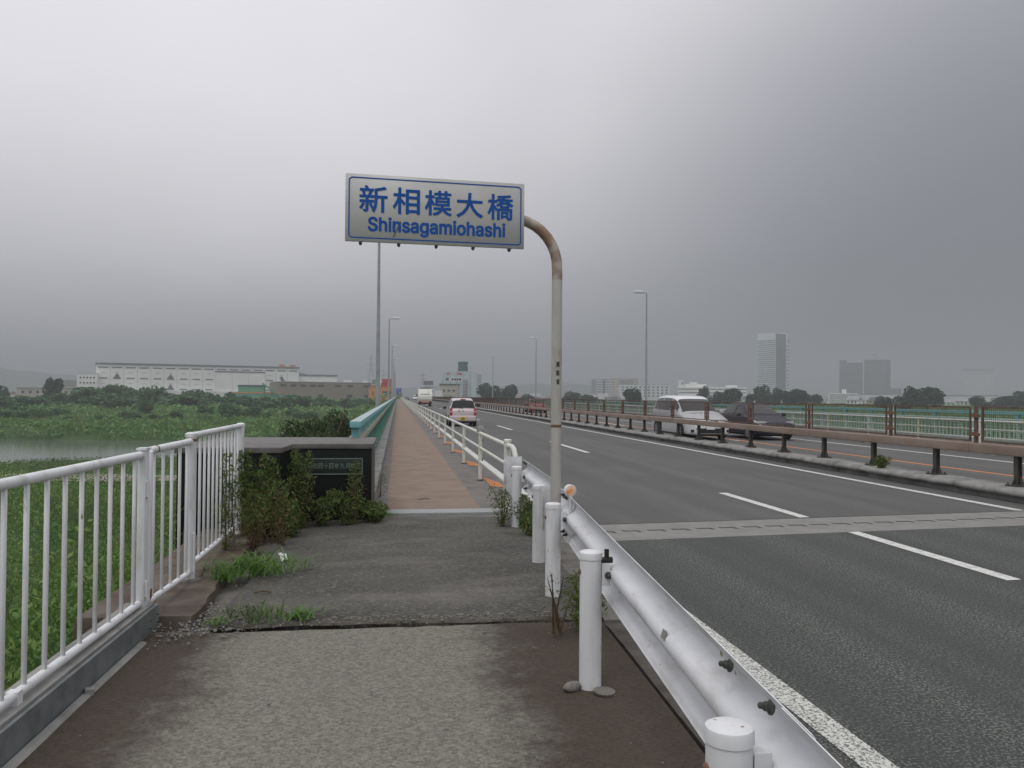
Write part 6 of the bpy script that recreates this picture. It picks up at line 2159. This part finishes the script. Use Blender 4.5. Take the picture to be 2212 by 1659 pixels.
# ------------------------------------------------------------------ weeds growing on the footway
def tall_weed(label, x, y, h, n_stem, spread, brown, seed, leaf=0.065, dens=170, zb=0.02):
    r = np.random.default_rng(seed)
    t = empty('tall_weed', (x, y, zb), 0, label, 'weed')
    m = MB()
    Pg, Pb = [], []
    for s in range(n_stem):
        a = r.uniform(0, 6.28)
        d = r.uniform(0, spread)
        hh = h * r.uniform(0.65, 1.0) if s else h
        bx, by = r.normal(0, 0.03), r.normal(0, 0.03)
        tx, ty = math.cos(a) * d, math.sin(a) * d
        pts = [(bx, by, 0), (bx + tx * 0.3, by + ty * 0.3, hh * 0.4), (bx + tx * 0.7, by + ty * 0.7, hh * 0.75), (bx + tx, by + ty, hh)]
        m.tube(pts, [0.007, 0.006, 0.004, 0.002], 5)
        n = int(dens * 1.5 * hh)
        q = r.random(n) ** 0.85
        px = np.interp(q, [0, 0.4, 0.75, 1], [p[0] for p in pts])
        py = np.interp(q, [0, 0.4, 0.75, 1], [p[1] for p in pts])
        pz = q * hh
        wdt = (0.030 + 0.085 * np.sin(np.clip(q, 0.05, 1) * math.pi) ** 0.8) * (0.8 + 0.4 * r.random(n))
        th = r.uniform(0, 6.28, n)
        P = np.stack([px + np.cos(th) * wdt * r.random(n) ** 0.4, py + np.sin(th) * wdt * r.random(n) ** 0.4, pz + r.normal(0, 0.012, n)], -1)
        isb = r.random(n) < brown * (1.15 - q)
        Pg.append(P[~isb])
        Pb.append(P[isb])
    m.build('stems', 'stem_brown' if brown > 0.5 else 'stem_green', t)
    Pg, Pb = np.concatenate(Pg), np.concatenate(Pb)
    if len(Pg):
        link('leaves', leaf_mesh('leaves', leaf_arrays(Pg, leaf * r.uniform(0.6, 1.4, len(Pg)), 0.22, 0.35, r=r), None, r), 'leaf_weed', t)
    if len(Pb):
        link('withered_leaves', leaf_mesh('withered_leaves', leaf_arrays(Pb, leaf * 0.8 * r.uniform(0.6, 1.3, len(Pb)), 0.25, 0.1, r=r), None, r), 'leaf_brown', t)
    return t


tall_weed('thin feathery weed in front of the end of the white railing', -1.53, 7.95, 0.92, 3, 0.12, 0.35, 21, 0.05, 260, 0.04)
tall_weed('tall green weed at the left corner of the black pillar', -1.46, 8.80, 0.90, 6, 0.24, 0.45, 22, 0.06, 300)
tall_weed('bushy green weed left of the bronze plaque', -1.24, 9.10, 0.80, 6, 0.24, 0.40, 23, 0.06, 280)
tall_weed('tallest leafy weed just left of the plaque lettering', -1.06, 9.40, 0.90, 5, 0.20, 0.50, 24, 0.06, 280)
tall_weed('yellow-brown weed in front of the right end of the plaque', -0.46, 9.72, 0.72, 3, 0.09, 0.65, 25, 0.045, 200)
tall_weed('reddish withered weed nearest the railing foot', -1.36, 8.20, 0.56, 6, 0.20, 1.0, 26, 0.05, 330)
tall_weed('brown seeding weed standing before the green ones', -1.18, 8.40, 0.62, 4, 0.08, 0.90, 27, 0.045, 330)
tall_weed('low dark weed below the plaque, left of centre', -0.84, 9.58, 0.40, 7, 0.26, 0.15, 28, 0.065, 170)
tall_weed('low dark weed below the middle of the plaque', -0.60, 9.66, 0.44, 6, 0.24, 0.12, 29, 0.06, 170)
tall_weed('short grass-like weed at the right foot of the pillar', -0.26, 9.80, 0.24, 11, 0.20, 0.08, 30, 0.09, 150)
tall_weed('dark weed filling the foot of the pillar left', -1.12, 8.85, 0.40, 7, 0.18, 0.25, 31, 0.06, 300)
tall_weed('dry sprig leaning out from the parapet kerb', -0.24, 11.9, 0.32, 2, 0.12, 0.6, 32, 0.04, 170, 0.05)
tall_weed('sparse wiry weed beside the fence end and guard rail post', 1.20, 9.30, 0.46, 6, 0.26, 0.45, 33, 0.045, 210)
tall_weed('green weed behind the far guard rail post', 1.47, 9.25, 0.36, 7, 0.10, 0.10, 34, 0.05, 340)
tall_weed('low green tuft at the foot of the far guard rail post', 1.43, 8.75, 0.22, 8, 0.12, 0.20, 35, 0.05, 300)
tall_weed('bright green weed behind the guard rail between two posts', 1.20, 5.15, 0.36, 7, 0.09, 0.10, 36, 0.04, 380)
tall_weed('dry twiggy weed at the foot of the guard rail near the crack', 1.02, 5.05, 0.40, 6, 0.17, 0.80, 37, 0.025, 60)
tall_weed('tuft of weed growing on the median kerb', 9.92, 15.75, 0.26, 9, 0.16, 0.15, 38, 0.06, 340, 0.1)


def grass_tuft(label, x, y, n, ln, rad, seed, mat='leaf_grass', zb=0.02, wd=0.010, flat=0.5):
    r = np.random.default_rng(seed)
    t = empty('grass_tuft', (x, y, zb), 0, label, 'grass')
    V = []
    tint = []
    for k in range(n):
        a = r.uniform(0, 6.28)
        l_ = ln * r.uniform(0.5, 1.2)
        e = flat * r.uniform(0.3, 1.3)
        bx, by = r.normal(0, rad, 2)
        w_ = np.array([-math.sin(a), math.cos(a), 0]) * wd * r.uniform(0.6, 1.2)
        prev = None
        g = r.random()
        for s in range(5):
            q = s / 4
            p = np.array([bx + math.cos(a) * l_ * q * (0.35 + e * q), by + math.sin(a) * l_ * q * (0.35 + e * q), l_ * (q - (0.35 + 0.35 * e) * q * q) * 0.85])
            p[2] = max(p[2], 0.004 + 0.01 * g)
            ww = w_ * (1 - q * 0.92)
            if prev is not None:
                V += [prev[0] - prev[1], prev[0] + prev[1], p + ww, p - ww]
                tint.append(g)
            prev = (p, ww)
    link('blades', leaf_mesh('blades', np.array(V), np.array(tint), r), mat, t)
    return t


grass_tuft('bright green crabgrass clump by the railing foot', -1.20, 7.10, 260, 0.30, 0.15, 41, wd=0.009)
grass_tuft('thin upright grass at the corner of the railing footing', -1.34, 6.75, 60, 0.26, 0.05, 42, flat=0.2, wd=0.006)
grass_tuft('trailing grass shoot right of the crabgrass clump', -0.82, 7.2, 40, 0.28, 0.09, 43, flat=0.8, wd=0.007)
grass_tuft('wispy seeded grass growing from the pavement crack', -0.92, 5.62, 150, 0.20, 0.10, 44, 'leaf_track', wd=0.005, flat=0.25)
grass_tuft('small low weed in the pavement crack right of the wispy grass', -0.62, 5.60, 90, 0.14, 0.06, 45, wd=0.008)
grass_tuft('tiny sprout in the pavement crack, leftmost', -1.14, 5.52, 40, 0.08, 0.04, 46, wd=0.007)
for k, xx in enumerate((-0.36, -0.10, 0.15, 0.62, 0.86)):
    grass_tuft('scant dry grass in the pavement crack, %s tuft from the left' % ORD[k], xx, 5.53, 22, 0.05, 0.05, 50 + k, 'leaf_track', wd=0.004, zb=-0.01)['group'] = 'dry grass along the crack'
grass_tuft('grass at the foot of the pillar beside the cover plate', -0.10, 10.15, 60, 0.13, 0.08, 57, wd=0.006)

# soil and crumbs lodged in the pavement crack
P = []
for i in range(150):
    x = -1.28 + i * (2.62 / 149)
    c_ = 5.515 - 0.012 * (x + 0.6) + 0.03 * (float(vnoise(x * 4, 0.3, 71)) - 0.5)
    hw2 = 0.018 + 0.045 * float(vnoise(x * 6.5, 2.2, 72)) ** 2
    P.append([(x, c_ - hw2, -0.004), (x, c_ - hw2 * 0.4, 0.006 + 0.012 * float(vnoise(x * 25, 1.0, 73))), (x, c_ + hw2 * 0.3, 0.005 + 0.014 * float(vnoise(x * 22, 5.0, 74))), (x, c_ + hw2, -0.002)])
link('crack_soil', grid_mesh('crack_soil', np.array(P)), 'soil_edge', footway)

# crumpled paper
bm = bmesh.new()
bmesh.ops.create_grid(bm, x_segments=8, y_segments=8, size=0.075)
for v in bm.verts:
    v.co.z = 0.045 * float(vnoise(v.co.x * 40 + 3, v.co.y * 40, 91)) + 0.6 * abs(v.co.x) * 0.5
    v.co.x *= 0.7
me = bpy.data.meshes.new('paper_scrap')
bm.to_mesh(me)
bm.free()
o = link('paper_scrap', me, 'paper_white', None, (-1.02, 7.66, 0.02), (0.5, 0.15, 0.4), (0.65, 0.65, 0.65))
tag(o, 'crumpled scrap of white paper on the asphalt by the weeds', 'litter')
sm = o.modifiers.new('thickness', 'SOLIDIFY')
sm.thickness = 0.003
o = link('twig', MB().tube([(0, 0, 0.01), (0.06, 0.01, 0.018), (0.13, -0.005, 0.012)], 0.006, 6).mesh('twig'), 'stem_brown', None, (-1.05, 6.35, 0.012))
tag(o, 'short dark twig on the asphalt near the grass', 'twig')
o = link('twig', MB().tube([(0, 0, 0.006), (0.07, 0.03, 0.012), (0.16, 0.02, 0.008)], 0.005, 6).mesh('twig'), 'stem_brown', None, (0.32, 11.9, 0.006))
tag(o, 'thin dry twig lying on the red footpath', 'twig')
# loose gravel by the footing and scattered chips
r = np.random.default_rng(5)
chip = rock_mesh('chip', 9, (1, 0.8, 0.6))
cv = np.zeros(len(chip.vertices) * 3, dtype=np.float32)
chip.vertices.foreach_get('co', cv)
cv = cv.reshape(-1, 3)
ct = np.array([[v for v in p.vertices] for p in chip.polygons])
V, Q = [], []
n = 1000
for k in range(n):
    if k < 600:
        q = r.random()
        x, y = -1.22 + 0.35 * r.normal() * 0.6 - 0.12 * q, 5.25 + 0.75 * q + r.normal() * 0.1
        if x < -1.5 or x > -0.75 or (x < -1.30 and y > 5.6):
            continue
        s = 0.004 + 0.012 * r.random() ** 3
    elif k > 760:
        x, y = r.uniform(-1.2, 1.25), 5.515 + 0.05 * r.normal()
        s = 0.003 + 0.009 * r.random() ** 2
    else:
        x, y = r.uniform(-1.4, 1.15), r.uniform(2.6, 10)
        s = 0.004 + 0.007 * r.random() ** 3
    a = r.uniform(0, 6.28)
    rot = np.array([[math.cos(a), -math.sin(a), 0], [math.sin(a), math.cos(a), 0], [0, 0, 1]])
    P = (cv * s) @ rot.T + [x, y, 0.014 + s * 0.2]
    Q.append(ct + len(V) * len(cv))
    V.append(P)
me = bpy.data.meshes.new('loose_gravel')
raw_mesh(me, np.concatenate(V), np.concatenate(Q))
tag(link('loose_gravel', me, 'stone_chip'), 'loose gravel and chips scattered on the footway', 'gravel', kind='stuff')

# ------------------------------------------------------------------ haze
hz_ = bpy.data.materials.new('haze')
hz_.use_nodes = True
t = hz_.node_tree
t.nodes.clear()
pv = N(t, 'ShaderNodeVolumePrincipled', inp={'Color': (0.60, 0.61, 0.65, 1), 'Density': 0.00072, 'Anisotropy': 0.2})
pv.inputs['Density Attribute'].default_value = ''
out = N(t, 'ShaderNodeOutputMaterial')
L(t, pv.outputs[0], out.inputs['Volume'])
MAT['haze'] = hz_
hz_.cycles.homogeneous_volume = True
o = MB().span(-5900, 5900, -950, 5900, -11, 175).build('haze', 'haze')
tag(o, 'pale damp haze over the whole scene', 'haze', kind='stuff')
